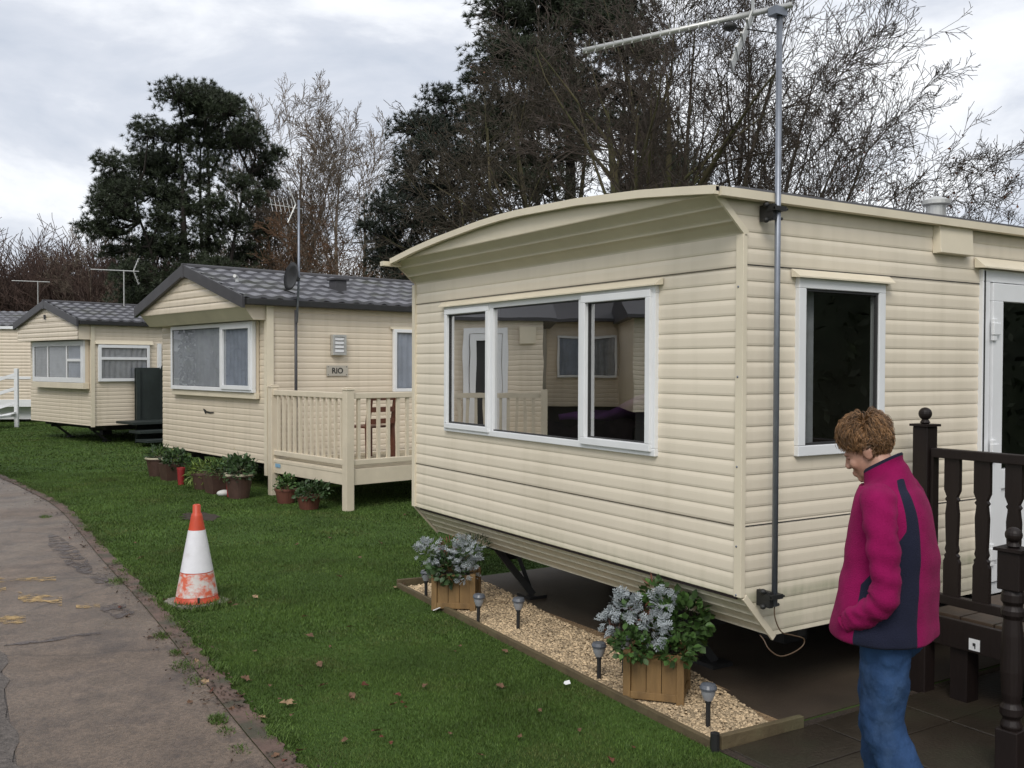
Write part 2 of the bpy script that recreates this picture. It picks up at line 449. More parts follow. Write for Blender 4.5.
rp = N.new('ShaderNodeValToRGB'); e = rp.color_ramp.elements
e[0].position = .30; e[0].color = (5.7, 6.2, 7.1, 1)
e[1].position = .66; e[1].color = (10.6, 10.7, 10.9, 1)
x = e.new(.43); x.color = (7.0, 7.35, 8.1, 1)
x = e.new(.53); x.color = (9.3, 9.5, 9.9, 1)
L.new(nz.outputs['Fac'], rp.inputs['Fac'])
mx = N.new('ShaderNodeMix'); mx.data_type = 'RGBA'; mx.inputs[0].default_value = .92
L.new(sky.outputs['Color'], mx.inputs[6]); L.new(rp.outputs['Color'], mx.inputs[7])
L.new(mx.outputs[2], bg.inputs['Color'])
bg.inputs['Strength'].default_value = .10
sd = bpy.data.lights.new('sun', 'SUN'); sd.energy = 1.5; sd.angle = R(25); sd.color = (1, .96, .90)
so = bpy.data.objects.new('sun', sd); col.objects.link(so)
so.rotation_euler = Vector(-sun_dir).to_track_quat('-Z', 'Y').to_euler()
so.location = (-8, -6, 20)
scene.view_settings.view_transform = 'Standard'
scene.view_settings.look = 'None'
scene.view_settings.exposure = 0.15
scene.view_settings.gamma = 1.0

# ------------------------------------------------------------------ cladding
PROF = [(0.0, 0.0), (.08, .28), (.18, .66), (.30, .94), (.45, 1.0), (.80, .97), (.93, .62), (1.0, 0.0)]   # from a board's top to its bottom
def siding(mb, fn, z0, z1, lo, hi, opens=(), period=.0813, depth=.0052, top=None, seams=(), mi=0, smi=1):
    """fn(s, z, out) -> point; lo(z), hi(z) ends; opens = (s0, s1, z0, z1)"""
    zs = []
    ztop = top if top is not None else z1
    k = 0
    # anchor boards so that a board bottom falls on z = ztop
    n = int(math.ceil((ztop - z0)/period))+1
    na = int(math.ceil(max(0, z1 - ztop)/period))
    for i in range(-na, n):
        zt = ztop - i*period
        for t, o in PROF[:-1]:
            zs.append((zt - t*period, o*depth))
        zs.append((zt - period*.985, 0.0))
    zs = sorted(zs)
    def outat(z):
        for a, b in zip(zs[:-1], zs[1:]):
            if a[0] <= z <= b[0]:
                f = (z-a[0])/max(1e-9, b[0]-a[0]); return a[1]+(b[1]-a[1])*f
        return 0.0
    brk = [z0, z1] + [o[2] for o in opens] + [o[3] for o in opens]
    pts = [p for p in zs if z0 < p[0] < z1] + [(b, outat(b)) for b in brk if z0 <= b <= z1]
    pts = sorted(pts)
    for (za, oa), (zb, ob) in zip(pts[:-1], pts[1:]):
        if zb - za < 1e-6: continue
        zm = (za+zb)/2
        spans = [(lo(za), hi(za), lo(zb), hi(zb))]
        for (s0, s1, p0, p1) in opens:
            if p0 < zm < p1:
                nsp = []
                for (a0, a1, b0, b1) in spans:
                    if s0 > a0: nsp.append((a0, min(s0, a1), b0, min(s0, b1)))
                    if s1 < a1: nsp.append((max(s1, a0), a1, max(s1, b0), b1))
                spans = nsp
        for (a0, a1, b0, b1) in spans:
            if a1-a0 < 1e-5 and b1-b0 < 1e-5: continue
            mb.add([fn(a0, za, oa), fn(a1, za, oa), fn(b1, zb, ob), fn(b0, zb, ob)], [(0,1,2,3)], mi)
    for zsm in seams:
        sp = [(lo(zsm), hi(zsm))]
        for (s0, s1, p0, p1) in opens:
            if p0 <= zsm <= p1:
                sp = [q for a, b in sp for q in ((a, min(b, s0)), (max(a, s1), b)) if q[1]-q[0] > .01]
        for a, b in sp:
            mb.add([fn(a, zsm-.003, depth+.0015), fn(b, zsm-.003, depth+.0015), fn(b, zsm+.003, depth+.0015), fn(a, zsm+.003, depth+.0015)], [(0,1,2,3)], smi)

def ring(mb, fn, s0, s1, z0, z1, w, d0, d1, mi=0):
    """rectangular frame of member width w between depths d0 and d1 ; fn(s, z, out)"""
    def bx(a0, a1, b0, b1):
        mb.prism([(a0,b0),(a1,b0),(a1,b1),(a0,b1)], fn, d0, d1, mi)
    bx(s0, s1, z1-w, z1); bx(s0, s1, z0, z0+w)
    bx(s0, s0+w, z0+w, z1-w); bx(s1-w, s1, z0+w, z1-w)
def bx3(mb, fn, s0, s1, z0, z1, d0, d1, mi=0):
    mb.prism([(s0,z0),(s1,z0),(s1,z1),(s0,z1)], fn, d0, d1, mi)
def sheet(mb, fn, s0, s1, z0, z1, d, mi=0):
    mb.add([fn(s0,z0,d), fn(s1,z0,d), fn(s1,z1,d), fn(s0,z1,d)], [(0,1,2,3)], mi)
def curtain(mb, fn, s0, s1, z0, z1, d, amp=.012, per=.09, mi=0, seed=0):
    n = max(8, int((s1-s0)/.012)); vs = []; fs = []
    rr = random.Random(seed)
    ph = rr.random()*6
    for i in range(n+1):
        s = s0+(s1-s0)*i/n
        o = d + amp*math.sin(2*math.pi*s/per + ph + 1.2*math.sin(s*3.1+ph)) * (.7+.3*math.sin(s*7.3))
        vs += [fn(s, z0, o), fn(s, z1, o*1.0)]
    for i in range(n): fs.append((2*i, 2*i+2, 2*i+3, 2*i+1))
    mb.add(vs, fs, mi)
def drip(mb, fn, s0, s1, z, proj=.06, h=.045, mi=0):
    """sloping hood over an opening with closed ends"""
    vs = [fn(s0,z+h,.012), fn(s1,z+h,.012), fn(s1-.01,z,proj), fn(s0+.01,z,proj), fn(s0+.01,z-.008,proj), fn(s1-.01,z-.008,proj), fn(s0,z-.004,.012), fn(s1,z-.004,.012)]
    mb.add(vs, [(0,1,2,3),(3,2,5,4),(4,5,7,6),(0,3,4,6),(1,7,5,2)], mi)

def tile_roof(mb, x0, x1, y_eave, z_eave, y_ridge, z_ridge, mi=0, du=.04, per=.25, courses=6):
    """profiled tile sheet from eave up to ridge"""
    nx = int((x1-x0)/du); sl = math.hypot(y_ridge-y_eave, z_ridge-z_eave)
    ny, nz_ = (-(z_ridge-z_eave)/sl, abs(y_ridge-y_eave)/sl)
    sgn = 1 if y_ridge > y_eave else -1
    ny = -sgn*(z_ridge-z_eave)/sl
    rows = []
    for c in range(courses):
        for t in (0.0, .02, .5, .985):
            rows.append(((c+t)/courses, .040*(1-t) if t > 0 else -.001))
    vs = []; fs = []
    for (f, o) in rows:
        ph = 0
        for i in range(nx+1):
            x = x0 + (x1-x0)*i/nx
            w = .026*(.5-.5*math.cos(2*math.pi*x/per))
            oo = o + w
            vs.append((x, y_eave+(y_ridge-y_eave)*f + ny*oo, z_eave+(z_ridge-z_eave)*f + nz_*oo))
    for r in range(len(rows)-1):
        for i in range(nx):
            fs.append((r*(nx+1)+i, r*(nx+1)+i+1, (r+1)*(nx+1)+i+1, (r+1)*(nx+1)+i))
    mb.add(vs, fs, mi)

# ------------------------------------------------------------------ NEAR CARAVAN
NX, NY0, NY1 = 3.53, 3.446, 7.10
NZB, NZ1, NZ2, NZT = .42, .645, 2.46, 2.645
NXE = 13.4
near = thing('static_caravan', 'large cream ribbed caravan with curved roof and wide three-pane window, nearest the camera', 'caravan', (0,0,0))
def f_front(s, z, o): return (NX-o, s, z)
def f_side(s, z, o): return (s, NY0-o, z)
def f_far(s, z, o): return (s, NY1+o, z)
def near_lo(z):
    if z < NZ1: return NX + (NZ1-z)/(NZ1-NZB)*.21
    if z > NZ2: return NX - min(1.0, (z-NZ2)/.185)*.21
    return NX
W_OPEN = (4.09, 6.53, 1.32, 2.235)
SW_OPEN = (3.925, 4.585, 1.355, 2.245)
D_OPEN = (5.545, 6.385, .425, 2.395)
b = MB(); siding(b, f_front, NZ1, NZ2, lambda z: NY0, lambda z: NY1, [W_OPEN], top=2.30, seams=(2.30, .9998))
# lower raked panel and upper raked panel as ribbed sheets
def raked(mb, xa, za, xb, zb, n, depth, sgn):
    L_ = math.hypot(xb-xa, zb-za); nx, nz2 = -(zb-za)/L_*sgn, (xb-xa)/L_*sgn
    vs = []; fs = []; rows = []
    for i in range(n):
        for t, o in PROF: rows.append(((i+t*.999)/n, o*depth))
    for f, o in rows:
        p = (xa+(xb-xa)*f+nx*o, za+(zb-za)*f+nz2*o)
        vs += [(p[0], NY0, p[1]), (p[0], NY1, p[1])]
    for i in range(len(rows)-1): fs.append((2*i, 2*i+1, 2*i+3, 2*i+2))
    mb.add(vs, fs, 0)
raked(b, NX, NZ1, NX+.21, NZB, 4, .008, 1)
b.build('front_wall', [M['near_wall'], M['seam']], near)
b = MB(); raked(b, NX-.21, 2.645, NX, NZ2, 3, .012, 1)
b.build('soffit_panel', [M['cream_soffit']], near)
b = MB(); siding(b, f_side, NZB, NZT, near_lo, lambda z: NXE, [SW_OPEN, D_OPEN], top=2.31, seams=(2.31, .9995))
siding(b, f_far, NZB, NZT, near_lo, lambda z: NXE, [], top=2.31)
b.add([(NXE,NY0,NZB),(NXE,NY1,NZB),(NXE,NY1,NZT),(NXE,NY0,NZT)], [(0,1,2,3)], 0)
b.add([(NX+.21,NY0,NZB),(NXE,NY0,NZB),(NXE,NY1,NZB),(NX+.21,NY1,NZB)], [(0,1,2,3)], 1)
b.build('side_wall', [M['near_wall'], M['chassis']], near)
# corner trims following the raked ends
for yy, sg in ((NY0, -1), (NY1, 1)):
    b = MB()
    P = [(NX+.215, NZB-.01), (NX, NZ1), (NX, NZ2), (NX-.21, 2.648)]
    for (xa, za), (xb, zb) in zip(P[:-1], P[1:]):
        if sg > 0 and za > 2: continue
        if za == NZ1: continue
        b.bar((xa+.010, yy+sg*.013, za), (xb+.010, yy+sg*.013, zb), .014, .034, upv=(1,0,0))
    b.box(NX-.020, NX+.010, yy-.020 if sg < 0 else yy-.030, yy+.030 if sg < 0 else yy+.020, NZ1, NZ2)
    b.build('corner_trim', M['cream_trim'], near, bevel=.002)
for z in (.655, .9, 1.3, 1.75, 2.2):
    b = MB(); b.ell((NX-.021, NY0+.012, z), (.004,.006,.006), nu=8, nv=6); b.build('trim_screw', M['galv'], near)
# roof arch
ARC = [(7.04,2.640),(7.00,2.645),(6.62,2.692),(6.23,2.727),(5.66,2.764),(5.37,2.774),(5.13,2.774),(4.50,2.754),(3.95,2.716),(3.65,2.685),(3.385,2.655)]
def arcz(y):
    for (ya, za), (yb, zb) in zip(ARC[:-1], ARC[1:]):
        if yb <= y <= ya: return za+(zb-za)*(y-ya)/(yb-ya)
    return ARC[-1][1]
ys = np.linspace(3.39, 7.04, 40)
b = MB()
vs = []; fs = []
for y in ys:
    z = arcz(y)
    vs += [(3.287,y,z+.012),(NXE+.06,y,z+.012),(3.287,y,z-.01),(NXE+.06,y,z-.01)]
for i in range(len(ys)-1):
    a = 4*i; c = a+4
    fs += [(a,a+1,c+1,c),(a+2,c+2,c+3,a+3)]
fs += [(0,2,3,1)]
b.add(vs, fs)
b.build('roof', M['roof_dark'], near)
b = MB()   # cream front edge trim of the arch and eave trims
vs = []; fs = []
for y in ys:
    z = arcz(y)
    vs += [(3.272,y,z+.016),(3.272,y,z-.026),(3.305,y,z-.026),(3.305,y,z+.016)]
for i in range(len(ys)-1):
    a = 4*i; c = a+4
    for k in range(4): fs.append((a+k, c+k, c+(k+1)%4, a+(k+1)%4))
fs += [(0,1,2,3),(4*len(ys)-4,4*len(ys)-1,4*len(ys)-2,4*len(ys)-3)]
b.add(vs, fs)
b.box(3.31, NXE+.06, 3.375, 3.42, 2.625, 2.668)
b.box(3.22, NXE+.06, 7.05, 7.11, 2.600, 2.635)
b.build('roof_edge_trim', M['cream_trim'], near)
b = MB(); b.box(3.42, NXE+.06, 3.378, 3.46, 2.669, 2.680); b.build('roof_edge_strip', M['roof_dark'], near)
b = MB()   # arched panel above the rake
vs = []; fs = []
for y in np.linspace(NY0+.002, NY1-.002, 36):
    vs += [(3.322,y,2.641),(3.322,y,max(2.644, arcz(y)-.008))]
for i in range(35): fs.append((2*i,2*i+2,2*i+3,2*i+1))
b.add(vs, fs)
b.build('gable_panel', M['cream_trim'], near)
b = MB(); b.lathe([(.06,0),(.06,.09),(.085,.10),(.085,.125),(.03,.15),(0,.152)], (5.62, 3.80, 2.75), 20)
b.build('flue_cowl', M['alu'], near, smooth=False)
# big front window
win = MB()
ring(win, f_front, 4.075, 6.545, 1.300, 2.252, .042, -.03, .030)
for s in (4.77, 5.845): bx3(win, f_front, s-.027, s+.027, 1.341, 2.211, -.03, .028)
wf = win.build('window', M['upvc'], near, bevel=.004)
for _q in (0,):
    sash = MB()
    ring(sash, f_front, 4.10, 4.750, 1.325, 2.228, .043, .0, .048)
sash.build('sash', M['upvc'], wf, bevel=.004); sash = MB()
ring(sash, f_front, 5.862, 6.52, 1.325, 2.228, .038, .0, .044)
sash.build('sash', M['upvc'], wf, bevel=.004)
for (a, c) in ((4.14, 4.71), (4.79, 5.825), (5.898, 6.485)):
    p = MB(); bx3(p, f_front, a-.01, c+.01, 1.355, 2.22, -.006, .004) if False else sheet(p, f_front, a-.01, c+.01, 1.34, 2.235, .008)
    p.build('pane', M['glass'], wf)
    g = MB(); ring(g, f_front, a-.004, c+.004, 1.366 if a != 4.79 else 1.342, 2.187 if a != 4.79 else 2.211, .009, .006, .020)
    g.build('gasket', M['gasket'], wf)
b = MB(); drip(b, f_front, 4.03, 6.60, 2.256, .060, .036)
b.build('window_hood', M['cream_trim'], near)
# side window
win = MB(); ring(win, f_side, 3.905, 4.605, 1.335, 2.265, .055, -.03, .032)
wf2 = win.build('window', M['upvc'], near, bevel=.004)
p = MB(); sheet(p, f_side, 3.95, 4.56, 1.385, 2.215, .008); p.build('pane', M['glass_side'], wf2)
g = MB(); ring(g, f_side, 3.961, 4.549, 1.391, 2.209, .012, .006, .022); g.build('gasket', M['gasket'], wf2)
g = MB(); curtain(g, f_side, 3.96, 4.13, 1.37, 2.24, -.075, .018, .05); g.build('curtain', M['greycurtain'], wf2, smooth=True)
b = MB(); drip(b, f_side, 3.865, 4.66, 2.27, .06, .038); b.build('window_hood', M['cream_trim'], near)
# door
d = MB(); ring(d, f_side, 5.53, 6.405, .40, 2.40, .075, -.03, .030)
dr = d.build('door', M['upvc'], near, bevel=.004)
d = MB(); ring(d, f_side, 5.613, 6.325, .48, 2.318, .11, -.02, .045)
bx3(d, f_side, 5.715, 6.225, 1.05, 1.17, -.015, .04)
bx3(d, f_side, 5.715, 6.225, .58, 1.06, -.01, .025)
d.build('door_leaf', M['upvc'], dr, bevel=.004)
p = MB(); sheet(p, f_side, 5.715, 6.225, 1.16, 2.22, .018); p.build('pane', M['glass_side'], dr)
for z in (2.0, 1.26, .62):
    g = MB(); bx3(g, f_side, 5.59, 5.665, z, z+.075, .0455, .066); bx3(g, f_side, 5.597, 5.637, z-.035, z+.10, .04, .060)
    g.build('hinge', M['upvc'], dr, bevel=.004)
g = MB(); bx3(g, f_side, 6.245, 6.275, 1.30, 1.52, .045, .055); g.bar((6.255,NY0-.08,1.40),(6.165,NY0-.08,1.40),.02,.02); g.box(6.25,6.265,NY0-.085,NY0-.05,1.39,1.41); g.build('handle', M['alu'], dr)
b = MB(); drip(b, f_side, 5.465, 6.465, 2.41, .075, .06); b.build('door_hood', M['cream_trim'], near)
b = MB(); bx3(b, f_side, 5.54, 5.548, .42, 2.39, .012, .036); b.build('door_seal', M['gasket'], dr)
# vent cover box
b = MB(); b.add([(5.06,NY0-.005,2.465),(5.40,NY0-.005,2.465),(5.40,NY0-.005,2.626),(5.06,NY0-.005,2.626),(5.07,NY0-.055,2.468),(5.39,NY0-.055,2.468),(5.39,NY0-.045,2.626),(5.07,NY0-.045,2.626)], [(0,1,2,3),(4,5,6,7),(0,1,5,4),(1,2,6,5),(2,3,7,6),(3,0,4,7)])
b.build('vent_cover', M['cream_trim'], near, bevel=.003)
# interior
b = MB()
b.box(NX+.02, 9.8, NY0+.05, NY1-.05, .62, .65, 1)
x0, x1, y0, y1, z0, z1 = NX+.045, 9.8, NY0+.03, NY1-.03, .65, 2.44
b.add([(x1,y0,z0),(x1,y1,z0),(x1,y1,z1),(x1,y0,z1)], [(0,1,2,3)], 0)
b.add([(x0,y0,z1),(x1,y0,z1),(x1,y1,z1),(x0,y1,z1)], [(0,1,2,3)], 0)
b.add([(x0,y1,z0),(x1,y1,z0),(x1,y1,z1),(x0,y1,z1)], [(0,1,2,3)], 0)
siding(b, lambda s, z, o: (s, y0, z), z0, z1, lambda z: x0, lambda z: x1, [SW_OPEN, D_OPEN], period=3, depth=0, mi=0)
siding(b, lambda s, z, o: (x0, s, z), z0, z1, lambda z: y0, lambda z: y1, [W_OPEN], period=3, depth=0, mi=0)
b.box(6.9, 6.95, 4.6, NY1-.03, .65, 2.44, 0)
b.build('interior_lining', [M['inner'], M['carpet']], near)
# chassis and steadies
b = MB()
for y in (4.15, 6.4): b.box(3.95, NXE-.2, y-.04, y+.04, .28, .417)
for x in (4.1, 6.0, 8.0, 10.0, 12.0): b.box(x-.03, x+.03, 3.55, 7.0, .34, .415)
b.build('chassis', M['chassis'], near)
for yy in (4.3, 6.28):
    b = MB(); b.bar((3.62+.20, yy, .40), (4.10, yy-.08, .03), .05, .05); b.bar((3.75, yy, .415), (4.05, yy, .415), .08, .03); b.bar((4.02, yy+.05, .38), (4.12, yy-.02, .06), .03, .03)
    b.box(4.02, 4.18, yy-.16, yy+.02, .006, .03)
    b.build('corner_steady', M['black_metal'], near)
for y in (4.0, 6.55):
    b = MB(); b.lathe([(.0,-.07),(.17,-.07),(.20,-.05),(.20,.05),(.17,.07),(0,.07)], (0,0,0), 20)
    w = b.build('wheel', M['black_metal'], near, loc=(8.2, y, .205)); w.rotation_euler = (R(90), 0, 0)
for x, y in ((5.1,6.3),(6.6,4.2),(6.6,6.3),(4.9,4.4)):
    b = MB(); b.box(x-.11, x+.11, y-.11, y+.11, .006, .14); b.box(x-.1, x+.1, y-.1, y+.1, .143, .279); b.build('support_block', M['chassis'], near)

# sofa inside
sofa = thing('sofa', 'dark sofa with purple cover seen inside through the right pane of the front window', 'sofa', (3.62, 3.55, .652))
b = MB(); b.box(.02,.62,.02,3.4,0,.42); b.build('seat', M['sofa'], sofa, bevel=.03)
b = MB()
vs=[];fs=[]
n=30
for i in range(n+1):
    y=.9+2.5*i/n; zt=.80+.03*math.sin(i*.5)+.02*math.sin(i*1.3)-.05*(i/n)
    for (x,z) in ((.03,.43),(.03,zt-.03),(.07,zt),(.17,zt-.02),(.24,.43)): vs.append((x,y,z))
for i in range(n):
    for k in range(4): fs.append((5*i+k,5*i+k+1,5*i+6+k,5*i+5+k))
b.add(vs,fs); b.build('backrest', M['sofa'], sofa, smooth=True)
b = MB()
vs=[];fs=[]
for i in range(21):
    t=i/20; y=.62+1.15*t; zt=.90+.10*max(0,(.75-t))-.10*t*t+.015*math.sin(t*9)
    for j in range(9):
        u=j/8; x=.10+.75*u; z=zt*(1-u*u*.18)+.025*math.sin(u*6+t*7)
        vs.append((x,y,z))
for i in range(20):
    for j in range(8): fs.append((9*i+j,9*i+j+1,9*i+10+j,9*i+9+j))
b.add(vs,fs); o=b.build('cover', M['purple'], sofa, smooth=True)
sm = o.modifiers.new('thick','SOLIDIFY'); sm.thickness=.04
for y in (.1, 3.2):
    b = MB(); b.box(.5,.58,y,y+.08,-.0,.02); 

# mast with TV aerial on the near caravan's side
mast = thing('tv_aerial_mast', 'tall grey steel mast clamped to the near caravan side, carrying a long white TV aerial', 'aerial', (3.675, NY0-.09, 0))
b = MB(); b.tube([(0,0,.60),(0,0,3.56)], .0150, 14); b.build('pole', M['galv'], mast, smooth=True)
for z in (2.57, .635):
    b = MB(); b.box(-.045,-.02,-.010,.078,z-.04,z+.04); b.box(-.05,.03,-.03,.02,z+.005,z+.028); b.tube([(-.05,-.022,z+.016),(.045,-.022,z+.016)],.006,6); b.tube([(-.05,-.0,z-.03),(.03,-.0,z-.03)],.008,6); b.ell((-.05,.03,z-.038),(.016,.016,.014)); b.ell((-.05,.03,z+.038),(.016,.016,.014))
    b.build('wall_bracket', M['black_metal'], mast)
tip = at(583, 51, 5.05); base = np.array([3.675, NY0-.09, 0])
hub = np.array([0,0,3.555]); tp = tip-base
hd = (tp-hub)/np.linalg.norm(tp-hub)
b = MB(); b.tube([tuple(hub-hd*.06+[0,0,.03]), tuple(tp)], .0145, 10); boom = b.build('aerial_boom', M['alu'], mast, smooth=True)
side = np.cross(hd, [0,0,1]); side /= np.linalg.norm(side); upv_ = np.cross(side, hd)
L_b = np.linalg.norm(tp-hub)
b = MB()
for i in range(15):
    c = hub+hd*(.30+ (L_b-.32)*i/14)
    c = c + np.array([0,0,.03])*(1-(i+4)/18)
    for a in (.6, -.6):
        b.tube([tuple(c-side*.035-upv_*.035*a*1.3), tuple(c+side*.035+upv_*.035*a*1.3)], .0028, 5)
b.build('director', M['alu'], mast)
for sgn in (1, -1):
    b = MB()
    c = hub+hd*.13+np.array([0,0,.02])
    dd = upv_*sgn*.80 + hd*.42*(1 if sgn < 0 else -.2)
    dd /= np.linalg.norm(dd)
    for k in range(-3, 4): b.bar(tuple(c+side*k*.020), tuple(c+dd*.27+side*k*.020), .008, .006)
    for k in (.06,.13,.20,.268): b.bar(tuple(c+dd*k-side*.11), tuple(c+dd*k+side*.11), .010, .008)
    b.build('reflector', M['alu'], mast)
b = MB(); c = hub+hd*.24+np.array([0,0,-.02]); b.ell(tuple(c),(.035,.035,.022)); b.tube([tuple(c),tuple(hub+[0,0,-.10]),(.017,-.01,2.9)],.004,6); b.build('dipole_box', M['black_metal'], mast)
b = MB(); b.box(-.05,.03,-.025,.03,3.54,3.58); b.build('mast_clamp', M['galv'], mast)
b = MB()
cp = [(0,0,.60),(.0,-.005,.54),(.03,-.02,.47),(.10,-.03,.445),(.17,-.04,.42),(.165,-.04,.385),(.10,-.03,.355),(.03,-.01,.345),(-.015,.02,.38),(-.02,.05,.42),(-.02,.08,.44)]
sp = []
for i in range(len(cp)-1):
    for t in np.linspace(0,1,6)[:-1]:
        p0=np.array(cp[max(i-1,0)]);p1=np.array(cp[i]);p2=np.array(cp[i+1]);p3=np.array(cp[min(i+2,len(cp)-1)])
        sp.append(tuple(.5*((2*p1)+(-p0+p2)*t+(2*p0-5*p1+4*p2-p3)*t*t+(-p0+3*p1-3*p2+p3)*t**3)))
b.tube(sp, .0034, 6); b.build('cable', M['cable'], mast, smooth=True)

# ------------------------------------------------------------------ gabled caravans further along
def gable_caravan(label, loc, yaw, W, zb, ze, zr, Lx, wall, ov=.36, gz=2.60, group=None, rake=True, tname='static_caravan'):
    t = thing(tname, label, 'caravan', loc, yaw, group)
    ff = lambda s, z, o: (-o, s, z)
    fs_ = lambda s, z, o: (s, -o, z)
    fb = lambda s, z, o: (s, W+o, z)
    b = MB(); siding(b, ff, zb, 2.5, lambda z: 0, lambda z: W, [], period=.089, depth=.0062); b.build('front_wall', [wall, M['seam']], t)
    b = MB()
    siding(b, fs_, zb, ze+.03, lambda z: 0, lambda z: Lx, [], period=.089, depth=.0062)
    siding(b, fb, zb, ze+.03, lambda z: 0, lambda z: Lx, [], period=.089, depth=.0062)
    b.add([(Lx,0,zb),(Lx,W,zb),(Lx,W,ze),(Lx,W/2,zr),(Lx,0,ze)], [(0,1,2,3,4)])
    b.add([(0,0,zb),(Lx,0,zb),(Lx,W,zb),(0,W,zb)], [(0,1,2,3)], 1)
    b.build('side_wall', [wall, M['chassis']], t)
    # overhanging gable box
    b = MB()
    siding(b, lambda s, z, o: (-ov-o, s, z), gz, ze, lambda z: 0, lambda z: W, [], period=.11, depth=.014, top=ze)
    sl = (zr-ze)/(W/2)
    siding(b, lambda s, z, o: (-ov-o, s, z), ze, zr, lambda z: (z-ze)/sl, lambda z: W-(z-ze)/sl, [], period=.11, depth=.014, top=zr)
    zl = gz-.17
    if rake:
        prof = [(-ov,gz),(-ov*.62,zl),(0,zl)]
    else:
        prof = [(-ov,gz),(0,gz)]
    for (xa,za),(xb_,zb_) in zip(prof[:-1],prof[1:]):
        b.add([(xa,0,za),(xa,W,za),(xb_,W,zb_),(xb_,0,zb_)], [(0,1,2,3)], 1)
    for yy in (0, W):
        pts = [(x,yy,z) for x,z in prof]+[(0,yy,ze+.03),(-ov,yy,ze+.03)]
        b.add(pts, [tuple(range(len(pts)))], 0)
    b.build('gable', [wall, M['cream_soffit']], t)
    # roof
    b = MB()
    eo = .07
    tile_roof(b, -ov-.06, Lx+.05, -eo-.03, ze-eo*sl+.03, W/2, zr+.03)
    tile_roof(b, -ov-.06, Lx+.05, W+eo+.03, ze-eo*sl+.03, W/2, zr+.03)
    b.add([(-ov-.055,-eo,ze-eo*sl+.022),(Lx+.04,-eo,ze-eo*sl+.022),(Lx+.04,W/2,zr+.022),(-ov-.055,W/2,zr+.022)],[(0,1,2,3)])
    b.add([(-ov-.055,W+eo,ze-eo*sl+.022),(Lx+.04,W+eo,ze-eo*sl+.022),(Lx+.04,W/2,zr+.022),(-ov-.055,W/2,zr+.022)],[(0,1,2,3)])
    rf = b.build('roof', M['tile'], t, smooth=False, fixn=False)
    b = MB(); b.tube([(-ov-.07,W/2,zr+.045),(Lx+.05,W/2,zr+.045)], .05, 10); b.build('ridge_tile', M['barge'], rf)
    b = MB()
    for y0_, y1_ in ((-eo-.03, W/2), (W+eo+.03, W/2)):
        za_ = ze-eo*sl; 
        b.prism([(y0_,za_-.10),(y1_,zr-.10),(y1_,zr+.075),(y0_,za_+.07)], lambda a, c, d_: (d_, a, c), -ov-.085, -ov-.03)
    b.box(-ov-.09,-ov-.028,W/2-.04,W/2+.04,zr-.13,zr+.09)
    b.build('barge_board', M['barge'], t, bevel=.006)
    b = MB()
    for y0_ in (-eo-.10, W+eo-.02+.02): b.box(-ov-.03, Lx+.05, y0_, y0_+.10, ze-eo*sl-.055, ze-eo*sl+.035)
    b.build('gutter', M['black_metal'], t, bevel=.01)
    b = MB()
    for y in (.6, W-.6): b.box(.25, Lx-.2, y-.04, y+.04, zb-.15, zb-.003)
    b.box(.3,.36,.1,W-.1,zb-.10,zb-.003)
    b.build('chassis', M['chassis'], t)
    for y in (.75, W-.75):
        b = MB(); b.bar((.20,y,zb-.03),(.62,y-.1,.03),.05,.05); b.box(.54,.70,y-.18,y-.02,.004,.03); b.build('corner_steady', M['black_metal'], t)
    for x in (1.6, 3.4, 5.4, 7.4):
        for y in (.6, W-.6):
            if x < Lx: 
                b = MB(); b.box(x-.11,x+.11,y-.11,y+.11,.004,zb-.153); b.build('support_block', M['chassis'], t)
    return t, ff, fs_

def curtained_window(t, fn, s0, s1, z0, z1, splits, mats, off=0.0, w=.05, name='window', transom=None):
    b = MB(); ring(b, fn, s0, s1, z0, z1, w, .016+off, .075+off)
    for s in splits: bx3(b, fn, s-.035, s+.035, z0+w, z1-w, .016+off, .074+off)
    if transom:
        for (a, c, zt) in transom: bx3(b, fn, a, c, zt-.03, zt+.03, .018+off, .077+off)
    wn = b.build(name, M['upvc'], t, bevel=.004)
    ed = [s0+w] + [q for s in splits for q in (s-.035, s+.035)] + [s1-w]
    for i in range(len(ed)//2):
        a, c = ed[2*i], ed[2*i+1]
        p = MB(); sheet(p, fn, a-.005, c+.005, z0+w-.005, z1-w+.005, .060+off); p.build('pane', M['glass_plain'], wn)
        p = MB(); ring(p, fn, a, c, z0+w, z1-w, .006, .05+off, .066+off); p.build('gasket', M['gasket'], wn)
        q = mats[i % len(mats)]
        p = MB(); curtain(p, fn, a, c, z0+w, z1-w, .036+off, .014, .12, seed=i+int(s0*10)); cu = p.build('curtain', q, wn, smooth=True)
    return wn

# --- c2
c2loc = (4.26, 13.156, 0)
W2 = 3.73
c2, c2f, c2s = gable_caravan('cream caravan with dark tiled gable roof, nameplate and pots along its front, behind the deck', c2loc, R(9.5), W2, .42, 2.70, 3.24, 9.0, M['mid_wall'])
